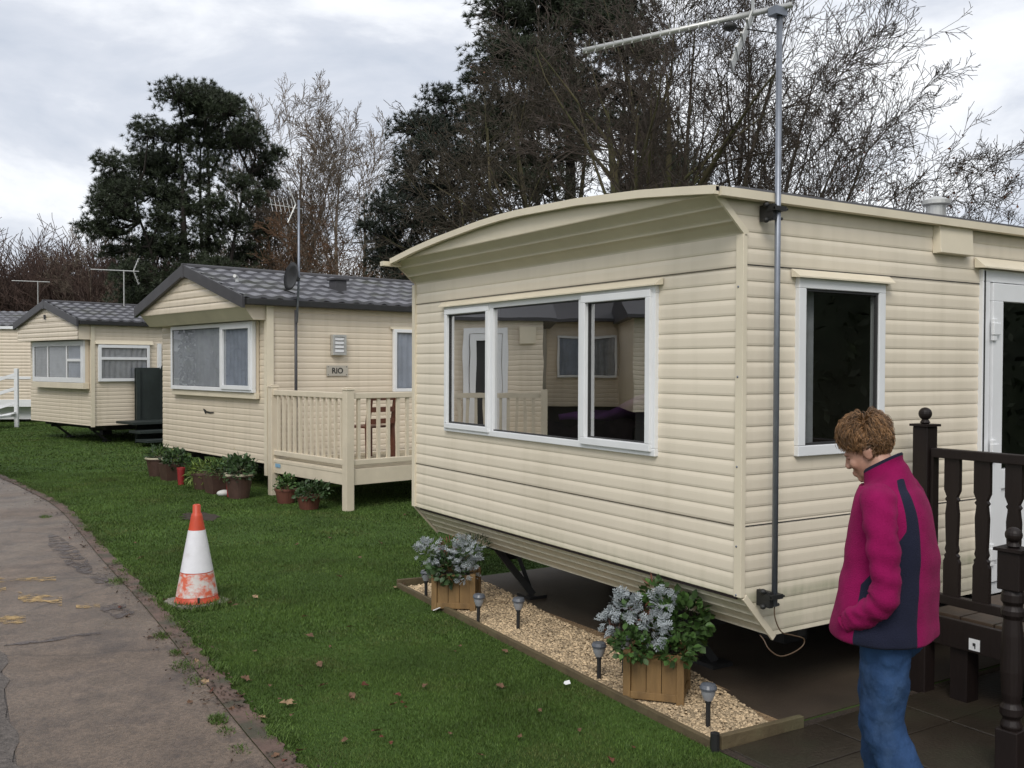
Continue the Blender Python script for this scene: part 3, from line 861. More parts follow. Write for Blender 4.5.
# bay box and window
b = MB(); b.box(-.085, -.016, .22, 3.16, 1.32, 1.405); b.build('bay_sill', M['cream_trim'], c2, bevel=.006)
b = MB(); b.box(-.050, -.016, .24, 3.13, 1.406, 2.425); b.build('bay_box', M['mid_wall'], c2)
curtained_window(c2, c2f, .25, 3.12, 1.41, 2.42, (1.27,), [M['bluecurtain'], M['net']], off=.042, w=.06)
b = MB(); ring(b, c2f, .285, 1.235, 1.445, 2.385, .06, .10, .135); b.build('sash', M['upvc'], c2, bevel=.004)
b = MB(); b.box(-.045, .06, -.05, -.017, .26, 2.69); b.box(-.045,-.017,-.017,.03,.26,2.42); b.build('corner_trim', M['cream_trim'], c2)
curtained_window(c2, c2s, 2.08, 3.0, 1.40, 2.36, (), [M['bluecurtain']])
b = MB(); drip(b, c2s, 2.04, 3.04, 2.365, .05, .04); b.build('window_hood', M['cream_trim'], c2)
curtained_window(c2, c2s, 5.0, 6.4, 1.40, 2.36, (5.7,), [M['bluecurtain']])
# porch light, nameplate
b = MB(); ring(b, c2s, .99, 1.22, 1.95, 2.25, .035, .015, .085); bx3(b, c2s, .99, 1.22, 1.95, 2.25, .014, .03); pl = b.build('porch_light', M['alu'], c2, bevel=.003)
b = MB()
for k in range(4): bx3(b, c2s, 1.03, 1.18, 1.995+k*.058, 2.035+k*.058, .03, .075)
b.build('diffuser', M['white_paint'], pl)
b = MB(); bx3(b, c2s, .92, 1.28, 1.645, 1.80, .016, .026); pq = b.build('nameplate', M['plaque'], c2, bevel=.002)
pq['label'] = 'nameplate reading RIO'
def text_mesh(name, s, size, mtl, parent, M4, ext=.002):
    cu = bpy.data.curves.new('txt', 'FONT'); cu.body = s; cu.size = size; cu.extrude = ext; cu.align_x = 'CENTER'; cu.align_y = 'CENTER'; cu.offset = size*.015
    ob = bpy.data.objects.new('txt', cu); col.objects.link(ob)
    dg = bpy.context.evaluated_depsgraph_get()
    me = bpy.data.meshes.new_from_object(ob.evaluated_get(dg))
    bpy.data.objects.remove(ob); bpy.data.curves.remove(cu)
    me.name = name; me.materials.clear(); me.materials.append(mtl)
    o = bpy.data.objects.new(name, me); col.objects.link(o); o.parent = parent
    o.matrix_local = M4
    return o
text_mesh('lettering', 'RIO', .115, M['ink'], pq, Matrix.Translation((1.10, -.028, 1.72)) @ Matrix.Rotation(R(90), 4, 'X'))
for s in (.945, 1.255):
    for z in (1.665, 1.78):
        b = MB(); b.ell((s, -.027, z), (.007,.004,.007), nu=8, nv=6); b.build('screw', M['ink'], pq)
# small maker's emblem on the front
b = MB()
b.prism([(2.10,1.12),(2.05,1.07),(2.01,1.04),(1.97,1.075),(2.0,1.10),(2.05,1.115)], c2f, .0145, .020)
b.prism([(1.96,1.085),(1.83,1.075),(1.72,1.085),(1.72,1.07),(1.84,1.055),(1.96,1.06)], c2f, .0145, .020)
b.build('emblem', M['ink'], c2)
b = MB(); b.box(1.42,1.62,.55,.75,2.90,3.11); b.box(1.39,1.65,.52,.78,3.11,3.15); b.build('roof_vent', M['barge'], c2, bevel=.01)
b = MB(); b.tube([(-.1,.75,3.0),(-.1,.75,3.07),(-.17,.68,3.08)],.025,8); b.build('roof_outlet', M['alu'], c2)
# aerial pole with dish
O2 = Matrix.Translation(c2loc) @ Matrix.Rotation(R(9.5), 4, 'Z')
def c2p(u, v, z=0): return O2 @ Vector((u, v, z))
pole = thing('satellite_dish', 'black satellite dish on a grey pole beside the middle caravan, small aerial on top', 'satellite dish', c2p(.36, -.13, 0), R(9.5))
b = MB(); b.tube([(0,0,.55),(0,0,2.58)], .02, 10); b.tube([(.03,.03,1.2),(.03,.03,2.5)], .012, 8); b.build('lower_pole', M['barge'], pole, smooth=True)
b = MB(); b.tube([(0,-.03,2.4),(.02,-.05,3.0),(.02,-.05,4.12)], .017, 10); b.build('pole', M['galv'], pole, smooth=True)
b = MB(); b.lathe([(.0,.0),(.07,.008),(.14,.030),(.195,.058),(.20,.066),(.14,.038),(.07,.017),(0,.009)], (0,0,0), 28)
dsh = b.build('dish', M['black_metal'], pole, loc=(-.07,-.10,3.03), smooth=True)
nd = Vector((-1.0, .02, .14)); 
dsh.rotation_euler = nd.to_track_quat('Z','Y').to_euler()
b = MB(); b.bar((.02,-.05,3.0),(-.06,-.09,3.03),.04,.05); b.bar((-.07,-.1,2.80),(-.20,-.08,2.84),.015,.015); b.ell((-.21,-.08,2.85),(.022,.02,.02)); b.build('dish_arm', M['black_metal'], pole)
b = MB()
cpt = Vector((.02,-.05,4.05))
b.tube([cpt+Vector((.05,0,-.05)), cpt+Vector((-.40,.1,-.02))], .006, 6)
for k in range(6):
    q = cpt+Vector((-.1-.055*k,.018*k,-.02)); b.tube([q+Vector((-.02,-.08,-.11)), q+Vector((.02,.08,.11))], .003, 5)
for k in (-1,1): b.tube([cpt+Vector((-.05,0,0)), cpt+Vector((-.16,.02,.26*k))], .01, 5)
b.build('loop_aerial', M['alu'], pole)

# --- deck of c2
deck = thing('balcony_deck', 'cream raised deck with spindle railing beside the caravan with dark tiled roof', 'deck', c2p(0,0,0), R(9.5))
DV0, DV1, DU0, DU1 = -2.08, -.10, .0, 3.4
ZF = .50
b = MB()
nb = 14
for k in range(nb):
    v0 = DV0+.04 + (DV1-DV0-.06)*k/nb; b.box(DU0+.04, DU1, v0, v0+(DV1-DV0-.06)/nb-.008, ZF-.03, ZF)
b.build('floor', M['deck_floor'], deck)
b = MB(); b.box(DU0-.02, DU0+.02, DV0+.05, DV1, .315, ZF+.012); b.box(DU0+.03, DU1, DV0-.02, DV0+.02, .315, ZF+.012); b.box(DU0-.026, DU0-.0205, DV0+.06, DV1-.01, .46, .50); b.build('fascia', M['deck_cream'], deck, bevel=.004)
def spindles(mb, p, q, z0, z1, n, w=.042):
    p = Vector(p); q = Vector(q); d = (q-p)
    ang = math.atan2(d.y, d.x)
    for k in range(1, n):
        c = p+d*k/n
        dx = d.normalized()*w/2; nn = Vector((-dx.y, dx.x, 0))
        vs = [c+dx+nn, c-dx+nn, c-dx-nn, c+dx-nn]
        mb.add([(v.x,v.y,z) for z in (z0,z1) for v in vs], [(0,1,2,3),(4,7,6,5),(0,4,5,1),(1,5,6,2),(2,6,7,3),(3,7,4,0)])
def railing(parent, p, q, zr1, zr0, n, mtl):
    b = MB(); b.bar((p[0],p[1],zr1-.035),(q[0],q[1],zr1-.035),.065,.075); b.build('top_rail', mtl, parent, bevel=.008)
    b = MB(); b.bar((p[0],p[1],zr0+.035),(q[0],q[1],zr0+.035),.055,.07); b.build('bottom_rail', mtl, parent, bevel=.008)
    pp = Vector((p[0],p[1],0)); qq = Vector((q[0],q[1],0))
    for k in range(1, n):
        b = MB(); c = pp+(qq-pp)*k/n; dx = (qq-pp).normalized()*.021; nn = Vector((-dx.y,dx.x,0))*.8
        vs = [c+dx+nn, c-dx+nn, c-dx-nn, c+dx-nn]
        b.add([(v.x,v.y,z) for z in (zr0+.07, zr1-.072) for v in vs], [(0,1,2,3),(4,7,6,5),(0,4,5,1),(1,5,6,2),(2,6,7,3),(3,7,4,0)])
        b.build('spindle', mtl, parent)
railing(deck, (DU0, DV1-.06), (DU0, DV0), 1.46, .56, 13, M['deck_cream'])
railing(deck, (DU0, DV0), (DU1, DV0), 1.46, .56, 23, M['deck_cream'])
for (u, v) in ((DU0, DV0), (DU0, DV1-.05), (DU1, DV0), (1.75, DV0)):
    if u == 1.75: continue
    b = MB(); b.box(u-.055,u+.055,v-.055,v+.055,.0,1.49); b.box(u-.062,u+.062,v-.062,v+.062,1.491,1.515); b.box(u-.045,u+.045,v-.045,v+.045,1.516,1.53)
    b.build('post', M['deck_cream'], deck, bevel=.006)
b = MB(); b.box(DU0-.030, DU0-.027, DV1-.30, DV1-.16, .40, .45); b.build('sticker', M['sticker'], deck)
# garden chair on the deck
ch = thing('garden_chair', 'brown wooden slatted chair standing on the cream deck', 'chair', c2p(1.05, -.95, ZF+.002), R(9.5+8))
for sx in (0, .46):
    b = MB(); b.bar((sx-.23,.25,0),(sx-.23,.25,.44),.05,.05); b.build('leg', M['chair_wood'], ch)
    b = MB(); b.bar((sx-.23,-.24,0),(sx-.23,-.22,.45),.05,.05); b.bar((sx-.23,-.22,.45),(sx-.23,-.30,.92),.05,.05); b.build('leg', M['chair_wood'], ch)
b = MB()
for k in range(6): b.box(-.25,.25,-.22+k*.08,-.22+k*.08+.065,.44,.465)
b.build('seat', M['chair_wood'], ch)
b = MB()
for k in range(3): b.box(-.21,.21,-.29+.0,-.265,.50+k*.16,.57+k*.16)
b.build('backrest', M['chair_wood'], ch)

# --- c3
c3loc = (3.498, 23.209, 0)
W3 = 3.48
c3, c3f, c3s = gable_caravan('small cream caravan with grey tiled gable and three-part bay window, beyond the deck caravan', c3loc, R(15), W3, .42, 2.76, 3.22, 8.5, M['far_wall'], ov=.30, gz=2.36, rake=False)
b = MB(); b.box(-.16, -.016, .10, 2.98, 1.25, 1.385); b.build('bay_sill', M['cream_trim'], c3, bevel=.006)
b = MB(); b.box(-.10, -.016, .12, 2.96, 1.386, 2.345); b.build('bay_box', M['far_wall'], c3)
curtained_window(c3, c3f, .12, 2.96, 1.39, 2.34, (.98, 2.05), [M['bluecurtain'], M['net'], M['greycurtain']], off=.085, w=.115, transom=[(.23,.95,1.90)])
curtained_window(c3, c3s, .12, 1.32, 1.42, 2.25, (), [M['greycurtain']], w=.07, transom=[(.18,1.26,1.94)])
b = MB(); drip(b, c3s, .05, 1.42, 2.27, .08, .09); b.build('window_hood', M['cream_trim'], c3)
b = MB(); b.box(-.04,.05,-.04,-.016,.40,2.74); b.build('corner_trim', M['cream_trim'], c3)
b = MB(); b.box(1.52,1.60,-.085,-.017,.5,2.3); b.build('downpipe', M['upvc'], c3)
b = MB(); b.prism([(W3/2-.03,2.96),(W3/2+.03,2.96),(W3/2+.015,2.85),(W3/2-.015,2.85)], lambda a, c, d_: (d_, a, c), -.36, -.33); b.build('finial', M['barge'], c3)
O3 = Matrix.Translation(c3loc) @ Matrix.Rotation(R(15), 4, 'Z')
def c3p(u, v, z=0): return O3 @ Vector((u, v, z))
st = thing('wooden_steps', 'dark green steps with tall round-topped side panels against the small cream caravan', 'steps', c3p(.90, -.05, 0), R(15))
st.scale = (1.22, 1.15, 1.07)
b = MB(); b.prism([(-.10,0),(-.80,0),(-.80,1.55),(-.72,1.66),(-.45,1.72),(-.18,1.66),(-.10,1.55)], lambda a, c, d_: (d_, a, c), .50, .56); b.build('side_panel', M['green_panel'], st)
b = MB(); b.prism([(-.06,.1),(-.0625,.1),(-.16,.1),(-.16,1.60),(-.06,1.60)], lambda a, c, d_: (d_, a, c), .02, .09); b.box(.02,.5,-.12,-.07,.0,1.62); b.build('back_panel', M['green_panel'], st)
for k in range(3):
    b = MB(); b.box(-.35+.0, .9, -.82-.28*(2-k)+.0, -.55-.28*(2-k)+.26*(k==2)+.2, .17*k+.10, .17*k+.15); b.build('tread', M['green_panel'], st)
def yagi(name, label, base, H, rz, refl=True, n=9, Lb=.75):
    a = thing(name, label, 'aerial', base, rz)
    b = MB(); b.tube([(0,0,0),(0,0,H)], .014, 6); b.build('pole', M['alu'], a)
    b = MB(); b.tube([(-Lb,0,H-.02),(.35,0,H-.02)], .013, 6)
    for k in range(n): b.tube([(-Lb+.04+k*(Lb-.1)/n,-.10,H-.02),(-Lb+.04+k*(Lb-.1)/n,.10,H-.02)], .006, 4)
    b.build('boom', M['alu'], a)
    if refl:
        b = MB()
        for s in (-1,1):
            b.tube([(.22,0,H-.02),(.34,0,H-.02+.32*s)], .014, 5)
            for k in range(1,5): b.tube([(.22+.03*k,-.2,H-.02+.075*k*s),(.22+.03*k,.2,H-.02+.075*k*s)], .009, 4)
        b.build('reflector', M['alu'], a)
    return a
p3 = at(124, 305, 23.6); yagi('tv_aerial', 'TV aerial on a thin pole above the small cream caravan roof', (p3[0],p3[1],3.0), at(124,270,23.6)[2]-3.0, -R(5))

# --- c4 (long side and tiled roof), far left
q = at(34, 400, 29.5)
c4 = thing('static_caravan', 'beige caravan half out of frame at far left with white steps before it', 'caravan', (q[0], q[1], 0), R(180-32.2+4))
# local x runs to image left, -y ... side wall faces local +y or -y; choose the face nearest the camera
def c4fn(s, z, o): return (s, o, z)
b = MB(); siding(b, c4fn, .50, 2.95, lambda z: 0, lambda z: 9, [], period=.10, depth=.014)
b.add([(0,0,.5),(0,-3.4,.5),(0,-3.4,2.95),(0,-1.7,3.5),(0,0,2.95)], [(0,1,2,3,4)]); b.add([(9,0,.5),(9,-3.4,.5),(9,-3.4,2.95),(9,-1.7,3.5),(9,0,2.95)], [(0,1,2,3,4)])
b.add([(0,-3.4,.5),(9,-3.4,.5),(9,-3.4,2.95),(0,-3.4,2.95)], [(0,1,2,3)]); b.add([(0,0,.5),(9,0,.5),(9,-3.4,.5),(0,-3.4,.5)], [(0,1,2,3)])
b.build('wall', [M['beige_wall'], M['seam']], c4)
b = MB(); tile_roof(b, -.1, 9.1, .08, 2.97, -1.7, 3.5); tile_roof(b, -.1, 9.1, -3.48, 2.97, -1.7, 3.5); b.build('roof', M['tile'], c4, fixn=False)
b = MB(); b.box(-.1,9.1,.03,.10,2.88,2.965); b.build('gutter', M['upvc'], c4)
b = MB(); b.box(0,.07,.016,.04,.5,2.9); b.box(0,9,.016,.03,1.35,1.43); b.build('corner_trim', M['upvc'], c4)
b = MB(); b.box(0,9,.018,.03,.50,.72); b.box(.2,9,-.4,-.3,.1,.497); b.build('skirt', [M['upvc']], c4)
for x in (.8, 3, 5): 
    b = MB(); b.box(x-.15,x+.15,-1.2,-.9,.0,.498); b.build('support_block', M['chassis'], c4)
q = at(17, 420, 27.5)
ws = thing('step_railing', 'white wooden step railing beside the beige caravan at far left', 'steps', (q[0], q[1], 0), R(180-32.2+4))
b = MB(); b.box(-.04,.06,-.05,.05,0,1.68); b.build('post', M['white_paint'], ws, bevel=.005)
b = MB(); b.box(1.3,1.4,-.05,.05,0,1.3); b.build('post', M['white_paint'], ws, bevel=.005)
for z in (1.52, 1.12, .72):
    b = MB(); b.bar((0,0,z),(1.35,0,z-.42),.05,.09); b.build('rail', M['white_paint'], ws)
b = MB(); b.bar((0,.02,.42),(1.35,.02,.12),.3,.05); b.build('tread', M['white_paint'], ws)
b = MB(); b.box(.08,1.3,.0,.9,.30,.36); b.build('landing', M['white_paint'], ws)
p4 = at(38, 310, 31.0); yagi('tv_aerial', 'TV aerial at far left above the beige caravan', (p4[0],p4[1],2.9), at(38,281,31)[2]-2.9, -R(5), refl=False, n=0)

# --- caravan across the path, mirrored in the big window
def refl_pt(px, Z):
    p = at(px, 366, Z); return np.array([2*NX-p[0], p[1], 0])
pc = refl_pt(543, 17.0); pl_ = refl_pt(452, 17.0)
vx = (pl_-pc); vx /= np.linalg.norm(vx)
opp = thing('static_caravan', 'cream caravan with white door across the path, seen only reflected in the big window', 'caravan', tuple(pc), math.atan2(vx[1], vx[0]))
vn = np.array([vx[1], -vx[0], 0])   # local -y
sgn = 1 if np.dot(vn, np.array([2*NX,0,0])-pc) > 0 else -1
def of(s, z, o): return (s, -sgn*o, z)
def oe(s, z, o): return (-o, sgn*s, z)
OL = 2.7
b = MB(); siding(b, of, .4, 2.62, lambda z: 0, lambda z: OL, [], period=.09); siding(b, oe, .4, 2.62, lambda z: 0, lambda z: 3.6, [], period=.09)
b.add([(OL,0,.4),(OL,sgn*3.6,.4),(OL,sgn*3.6,2.62),(OL,0,2.62)], [(0,1,2,3)]); b.add([(0,sgn*3.6,.4),(OL,sgn*3.6,.4),(OL,sgn*3.6,2.62),(0,sgn*3.6,2.62)], [(0,1,2,3)])
b.build('wall', [M['far_wall'], M['seam']], opp)
b = MB(); b.prism([(-.1,2.60),(3.7,2.60),(3.7,2.66),(1.8,3.1),(-.1,2.66)], lambda a, c, d_: (d_, sgn*a, c), -.25, OL+.15); b.build('roof', M['barge'], opp)
b = MB(); ring(b, of, .60, 1.40, .45, 2.47, .10, .016, .06); ring(b, of, .71, 1.29, .55, 2.36, .11, .02, .07); od = b.build('door', M['upvc'], opp)
b = MB(); sheet(b, of, .82, 1.18, .65, 2.25, .03); b.build('pane', M['gasket'], od)
b = MB(); bx3(b, of, .12, .40, 2.2, 2.5, .015, .06); b.build('vent_cover', M['cream_trim'], opp)
odk = thing('balcony_deck', 'cream railed deck across the path, seen only reflected in the big front window', 'deck', tuple(pc), math.atan2(vx[1], vx[0]))
b = MB(); b.box(0.0, OL, -sgn*.03, -sgn*.8, .36, .44); b.build('floor', M['deck_cream'], odk)
b = MB(); b.box(0.06, OL-.06, -sgn*.77, -sgn*.83, 1.26, 1.34); b.build('top_rail', M['deck_cream'], odk)
b = MB(); b.box(0.06,OL-.06,-sgn*.78,-sgn*.82,.52,.58); b.build('bottom_rail', M['deck_cream'], odk)
for k in range(1, 19):
    b = MB(); b.box(k*.14,k*.14+.05,-sgn*.78,-sgn*.82,.582,1.258); b.build('spindle', M['deck_cream'], odk)
for x in (.0, OL):
    b = MB(); b.box(x-.05,x+.05,-sgn*.75,-sgn*.85,0,1.4); b.build('post', M['deck_cream'], odk)
def ground_at0(px, Z):
    return at(px, 366, Z)
def opposite(pxa, pxb, Z, wallm, label, z1, wins, z0=.95):
    a = refl_pt(pxa, Z); e_ = refl_pt(pxb, Z); d_ = e_-a; W_ = np.linalg.norm(d_); d_ /= W_
    t = thing('static_caravan', label, 'caravan', tuple(a), math.atan2(d_[1], d_[0]))
    nv = np.array([d_[1], -d_[0], 0]); sg = 1 if np.dot(nv, np.array([2*NX,0,0])-a) > 0 else -1
    fn = lambda s_, z, o: (s_, -sg*o, z)
    b = MB(); b.box(.05, W_-.05, -sg*(-.05), -sg*(-.12), .0, z0); b.build('skirt', M['chassis'], t)  # dark panel added under the wall, standing in for ground shadow
    b = MB(); siding(b, fn, z0, z1, lambda z: 0, lambda z: W_, [], period=.09)
    b.add([(0,0,z0),(0,sg*3.4,z0),(0,sg*3.4,z1),(0,0,z1)],[(0,1,2,3)]); b.add([(W_,0,z0),(W_,sg*3.4,z0),(W_,sg*3.4,z1),(W_,0,z1)],[(0,1,2,3)]); b.add([(0,sg*3.4,z0),(W_,sg*3.4,z0),(W_,sg*3.4,z1),(0,sg*3.4,z1)],[(0,1,2,3)])
    b.build('wall', [wallm, M['seam']], t)
    b = MB(); b.prism([(-.3,z1),(3.6,z1),(3.6,z1+.06),(1.7,z1+.6),(-.3,z1+.06)], lambda p, c, q: (q, sg*p, c), -.15, W_+.15); b.build('roof', M['barge'], t)
    for (s0, s1) in wins:
        curtained_window(t, fn, s0, s1, 1.55, 2.45, ((s0+s1)/2,), [M['bluecurtain'], M['greycurtain']])
opposite(546, 640, 20.5, M['beige_wall'], 'beige caravan with curtained window across the path, seen only reflected in the big window', 2.75, ((.25, 1.5),))
opposite(634, 800, 18.0, M['far_wall'], 'pale cream caravan across the path, seen only reflected in the right-hand pane', 2.7, ((2.0, 3.2),))

wc = thing('static_caravan', 'white caravan with dark roof beyond the path, seen only reflected in the middle bay window', 'caravan', (-9.4, 29.0, 0), math.atan2(.558, .831))
wf_ = lambda s_, z, o: (s_, -o, z)
b = MB(); siding(b, wf_, .5, 2.65, lambda z: 0, lambda z: 9.0, [], period=.10); b.add([(0,0,.5),(0,3.4,.5),(0,3.4,2.65),(0,0,2.65)],[(0,1,2,3)]); b.add([(9,0,.5),(9,3.4,.5),(9,3.4,2.65),(9,0,2.65)],[(0,1,2,3)]); b.add([(0,3.4,.5),(9,3.4,.5),(9,3.4,2.65),(0,3.4,2.65)],[(0,1,2,3)])
b.build('wall', [M['white_paint'], M['seam']], wc)
b = MB(); b.prism([(-.15,2.66),(3.5,2.66),(1.7,3.2)], lambda p, c, q: (q, p, c), -.15, 9.15); b.build('roof', M['barge'], wc)
for s0 in (1.0, 3.6, 5.6):
    curtained_window(wc, wf_, s0, s0+.9, 1.3, 2.3, (), [M['greycurtain']])

# ------------------------------------------------------------------ GROUND
PATH_R = [(1.36,-4.0),(1.36,2.0),(1.37,4.2),(1.41,5.56),(1.47,7.35),(1.50,9.5),(1.57,13.0),(1.42,15.2),(1.20,17.2),(.80,20.0),(.1,24.0),(-1.2,29.0),(-3.5,36.0)]
def path_x(y):
    for (xa, ya), (xb, yb) in zip(PATH_R[:-1], PATH_R[1:]):
        if ya <= y <= yb: return xa+(xb-xa)*(y-ya)/(yb-ya)
    return -12.0
def smooth_poly(P, n=8):
    out = []
    P = [np.array(p, float) for p in P]
    for i in range(len(P)-1):
        p0=P[max(i-1,0)];p1=P[i];p2=P[i+1];p3=P[min(i+2,len(P)-1)]
        for t in np.linspace(0,1,n,endpoint=False):
            out.append(.5*((2*p1)+(-p0+p2)*t+(2*p0-5*p1+4*p2-p3)*t*t+(-p0+3*p1-3*p2+p3)*t**3))
    out.append(P[-1]); return out
PS = smooth_poly(PATH_R, 10)
def strip(mb, line, w0, w1, z, jit=0.0, seed=0):
    rr = random.Random(seed); vs = []; fs = []
    for i, p in enumerate(line):
        d = line[min(i+1,len(line)-1)]-line[max(i-1,0)]; d = d/np.linalg.norm(d); n = np.array([d[1], -d[0]])
        j = rr.uniform(-jit, jit)
        a = p+n*(w0); c = p+n*(w1+j)
        vs += [(a[0],a[1],z),(c[0],c[1],z)]
    for i in range(len(line)-1): fs.append((2*i,2*i+1,2*i+3,2*i+2))
    mb.add(vs, fs)
# base turf sheet reaching the horizon
b = MB()
gx = sorted(set([-900,-400,-200,-100,-60,-40,-25,-15]+list(np.arange(-10,30.1,1.0))+[40,60,100,200,400,900]))
vs = []; fs = []
for y in gx:
    for x in gx: vs.append((x, y+10, 0.0))
n = len(gx)
for j in range(n-1):
    for i in range(n-1): fs.append((j*n+i, j*n+i+1, (j+1)*n+i+1, (j+1)*n+i))
b.add(vs, fs); tag(b.build('lawn', M['turf']), kind='structure')
b = MB(); strip(b, PS, -.98, .0, .010); tag(b.build('path', M['tarmac']), kind='structure')
b = MB()
rr = random.Random(3)
fine = smooth_poly(PATH_R, 30)
acc = []; 
strip(b, fine, .0, .11, .016, .018, 5)
tag(b.build('path_edging', M['kerb']), kind='structure')
b = MB(); strip(b, fine, -2.4, -.955, .006, .0, 9); strip(b, PS, -1.12, -.97, .0135, .035, 9); tag(b.build('gravel_verge', M['grit']), kind='structure')
# loose edging bricks still showing
b = MB()
# concrete under the caravan, gravel bed, paving
b = MB(); b.box(3.74, 13.5, 3.32, 7.05, -.05, .006); tag(b.build('concrete_base', M['concrete']), kind='structure')
b = MB(); b.add([(3.22,3.34,.005),(3.80,3.34,.005),(3.95,5.0,.0085),(3.9,7.0,.0085),(3.38,7.0,.005)],[(0,1,2,3,4)]); tag(b.build('gravel_bed', M['gravel_base']), kind='structure')
b = MB()
k = 0
for i, x in enumerate(np.arange(3.25, 9, .6)):
    for j, y in enumerate(np.arange(-.7, 3.2, .6)):
        if y+.6 > 3.25: y1_ = 3.24
        else: y1_ = y+.592
        b.box(x, x+.592, y, y1_, -.05, .010+.003*((i*7+j*3)%3))
tag(b.build('paving', M['paving'], bevel=.004), kind='structure')
b = MB(); b.add([(3.2,-1,.004),(9.2,-1,.004),(9.2,3.3,.004),(3.2,3.3,.004)],[(0,1,2,3)]); tag(b.build('paving_bed', M['soil']), kind='structure')
# timber edging of the gravel bed
ed = thing('timber_edging', 'weathered timber boards edging the gravel bed below the near caravan', 'edging', (3.2,3.3,0))
b = MB(); b.bar((0,0,.012),(.155,3.74,.012),.028,.06); b.build('long_board', M['timber'], ed, bevel=.004)
b = MB(); b.bar((.02,-.03,.028),(.56,-.05,.025),.035,.08); b.build('end_board', M['timber'], ed, bevel=.004)
b = MB(); b.bar((.16,3.78,.025),(.62,3.72,.025),.03,.07); b.build('end_board', M['timber'], ed, bevel=.004)
b = MB(); b.lathe([(.022,-.02),(.022,.085),(.0,.087)], (-.01,-.03,0), 10); b.build('peg', M['black_metal'], ed)

# pebbles
def pebbles(n, seed):
    r = np.random.default_rng(seed)
    y = r.uniform(3.36, 7.0, n); t = r.random(n)
    xl = 3.235+(y-3.3)*.042; 
    w = .36 + .24*np.clip((y-3.35)/.9,0,1) + .06*np.sin(y*2.1)
    x = xl + t**1.35*w
    s = r.uniform(.005, .012, n)
    # octahedron-like irregular stones
    base = np.array([(1,0,0),(0,1,0),(-1,0,0),(0,-1,0),(0,0,1),(.5,.5,.55),(-.5,.5,.5),(-.5,-.5,.6),(.5,-.5,.5)])
    tri = np.array([(0,5,4),(5,1,4),(1,6,4),(6,2,4),(2,7,4),(7,3,4),(3,8,4),(8,0,4),(0,1,5),(1,2,6),(2,3,7),(3,0,8)])
    jit = 1+r.uniform(-.3,.3,(n,9,1))
    ang = r.uniform(0,6.28,n); ca, sa = np.cos(ang), np.sin(ang)
    v = base[None]*jit*np.stack([s*1.2, s*.85, s*.7],1)[:,None,:]
    vx_ = v[...,0]*ca[:,None]-v[...,1]*sa[:,None]; vy_ = v[...,0]*sa[:,None]+v[...,1]*ca[:,None]
    V = np.stack([vx_+x[:,None], vy_+y[:,None], v[...,2]+.010+r.uniform(-.002,.006,n)[:,None]], -1).reshape(-1,3)
    Fc = (tri[None]+9*np.arange(n)[:,None,None]).reshape(-1,3)
    return V, Fc
V, Fc = pebbles(19000, 3)
tag(raw('gravel', V, Fc, M['pebble']), kind='stuff', label='pale golden gravel spread along the timber edging below the near caravan', cat='gravel')

# grass blades
def in_lawn(x, y):
    px = np.interp(y, [p[1] for p in PATH_R], [p[0] for p in PATH_R])
    ok = x > px+.10
    bed = (x > 3.18+(y-3.3)*.042) & (y < 7.08) & (y > 3.24)
    pav = (x > 3.18) & (y <= 3.3)
    ok &= ~bed & ~pav
    hole = ((x-gr(200,517)[0])/.19)**2+((y-gr(200,517)[1])/.34)**2 < 1
    return ok & ~hole
def blades(zr0, zr1, dens, w, h, seed, xmin=-30, xmax=1054):
    r = np.random.default_rng(seed)
    # sample in a wedge of ground in front of the camera
    A0 = (xmin-512)/F_PX; A1 = (xmax-512)/F_PX
    area = .5*(A1-A0)*(zr1**2-zr0**2)
    n = int(area*dens)
    Z = np.sqrt(r.uniform(zr0**2, zr1**2, n)); a = r.uniform(A0, A1, n)
    x = Z*(fw[0]/math.cos(PITCH)+rt[0]*a); y = Z*(fw[1]/math.cos(PITCH)+rt[1]*a)
    k = in_lawn(x, y); x = x[k]; y = y[k]; n = len(x)
    cl = .75+.5*(np.sin(x*3.1+1.3*np.sin(y*2.3))*np.sin(y*2.7+x))*.6
    hh = h*r.uniform(.5,1.25,n)*cl; ww = w*r.uniform(.7,1.3,n)
    t = r.uniform(0,6.28,n); lt = r.uniform(0,6.28,n); ln = hh*r.uniform(.1,.9,n)
    dx, dy = np.cos(t)*ww/2, np.sin(t)*ww/2
    z0 = np.zeros(n)
    V = np.stack([np.stack([x-dx,y-dy,z0],1), np.stack([x+dx,y+dy,z0],1), np.stack([x+np.cos(lt)*ln,y+np.sin(lt)*ln,hh],1)],1).reshape(-1,3)
    return V
vv = [blades(4.0,6.2,20000,.0045,.019,1,-20,820), blades(6.2,9.5,8000,.0070,.021,2,-20,760), blades(9.5,16,2600,.012,.024,3,-20,700), blades(16,34,450,.028,.028,4,-20,600)]
V = np.concatenate(vv); Fc = np.arange(len(V)).reshape(-1,3)
tag(raw('grass', V, Fc, M['grass']), kind='stuff', label='short damp green grass of the lawn', cat='grass')
# rough tufts along the path edge and on the tarmac, round the cone and posts
def tuft_field(spots, seed):
    r = np.random.default_rng(seed); out = []
    for (cx, cy, rad, n, h) in spots:
        a = r.uniform(0,6.28,n); q = np.sqrt(r.random(n))*rad
        x = cx+np.cos(a)*q; y = cy+np.sin(a)*q*1.6
        hh = h*r.uniform(.4,1.3,n)*(1-.5*(q/rad)); ww = r.uniform(.004,.009,n)
        t = r.uniform(0,6.28,n); lt = r.uniform(0,6.28,n); ln = hh*r.uniform(.2,1.2,n)
        dx, dy = np.cos(t)*ww/2, np.sin(t)*ww/2
        out.append(np.stack([np.stack([x-dx,y-dy,np.full(n,.008)],1), np.stack([x+dx,y+dy,np.full(n,.008)],1), np.stack([x+np.cos(lt)*ln,y+np.sin(lt)*ln,hh],1)],1).reshape(-1,3))
    return np.concatenate(out)
sp = []
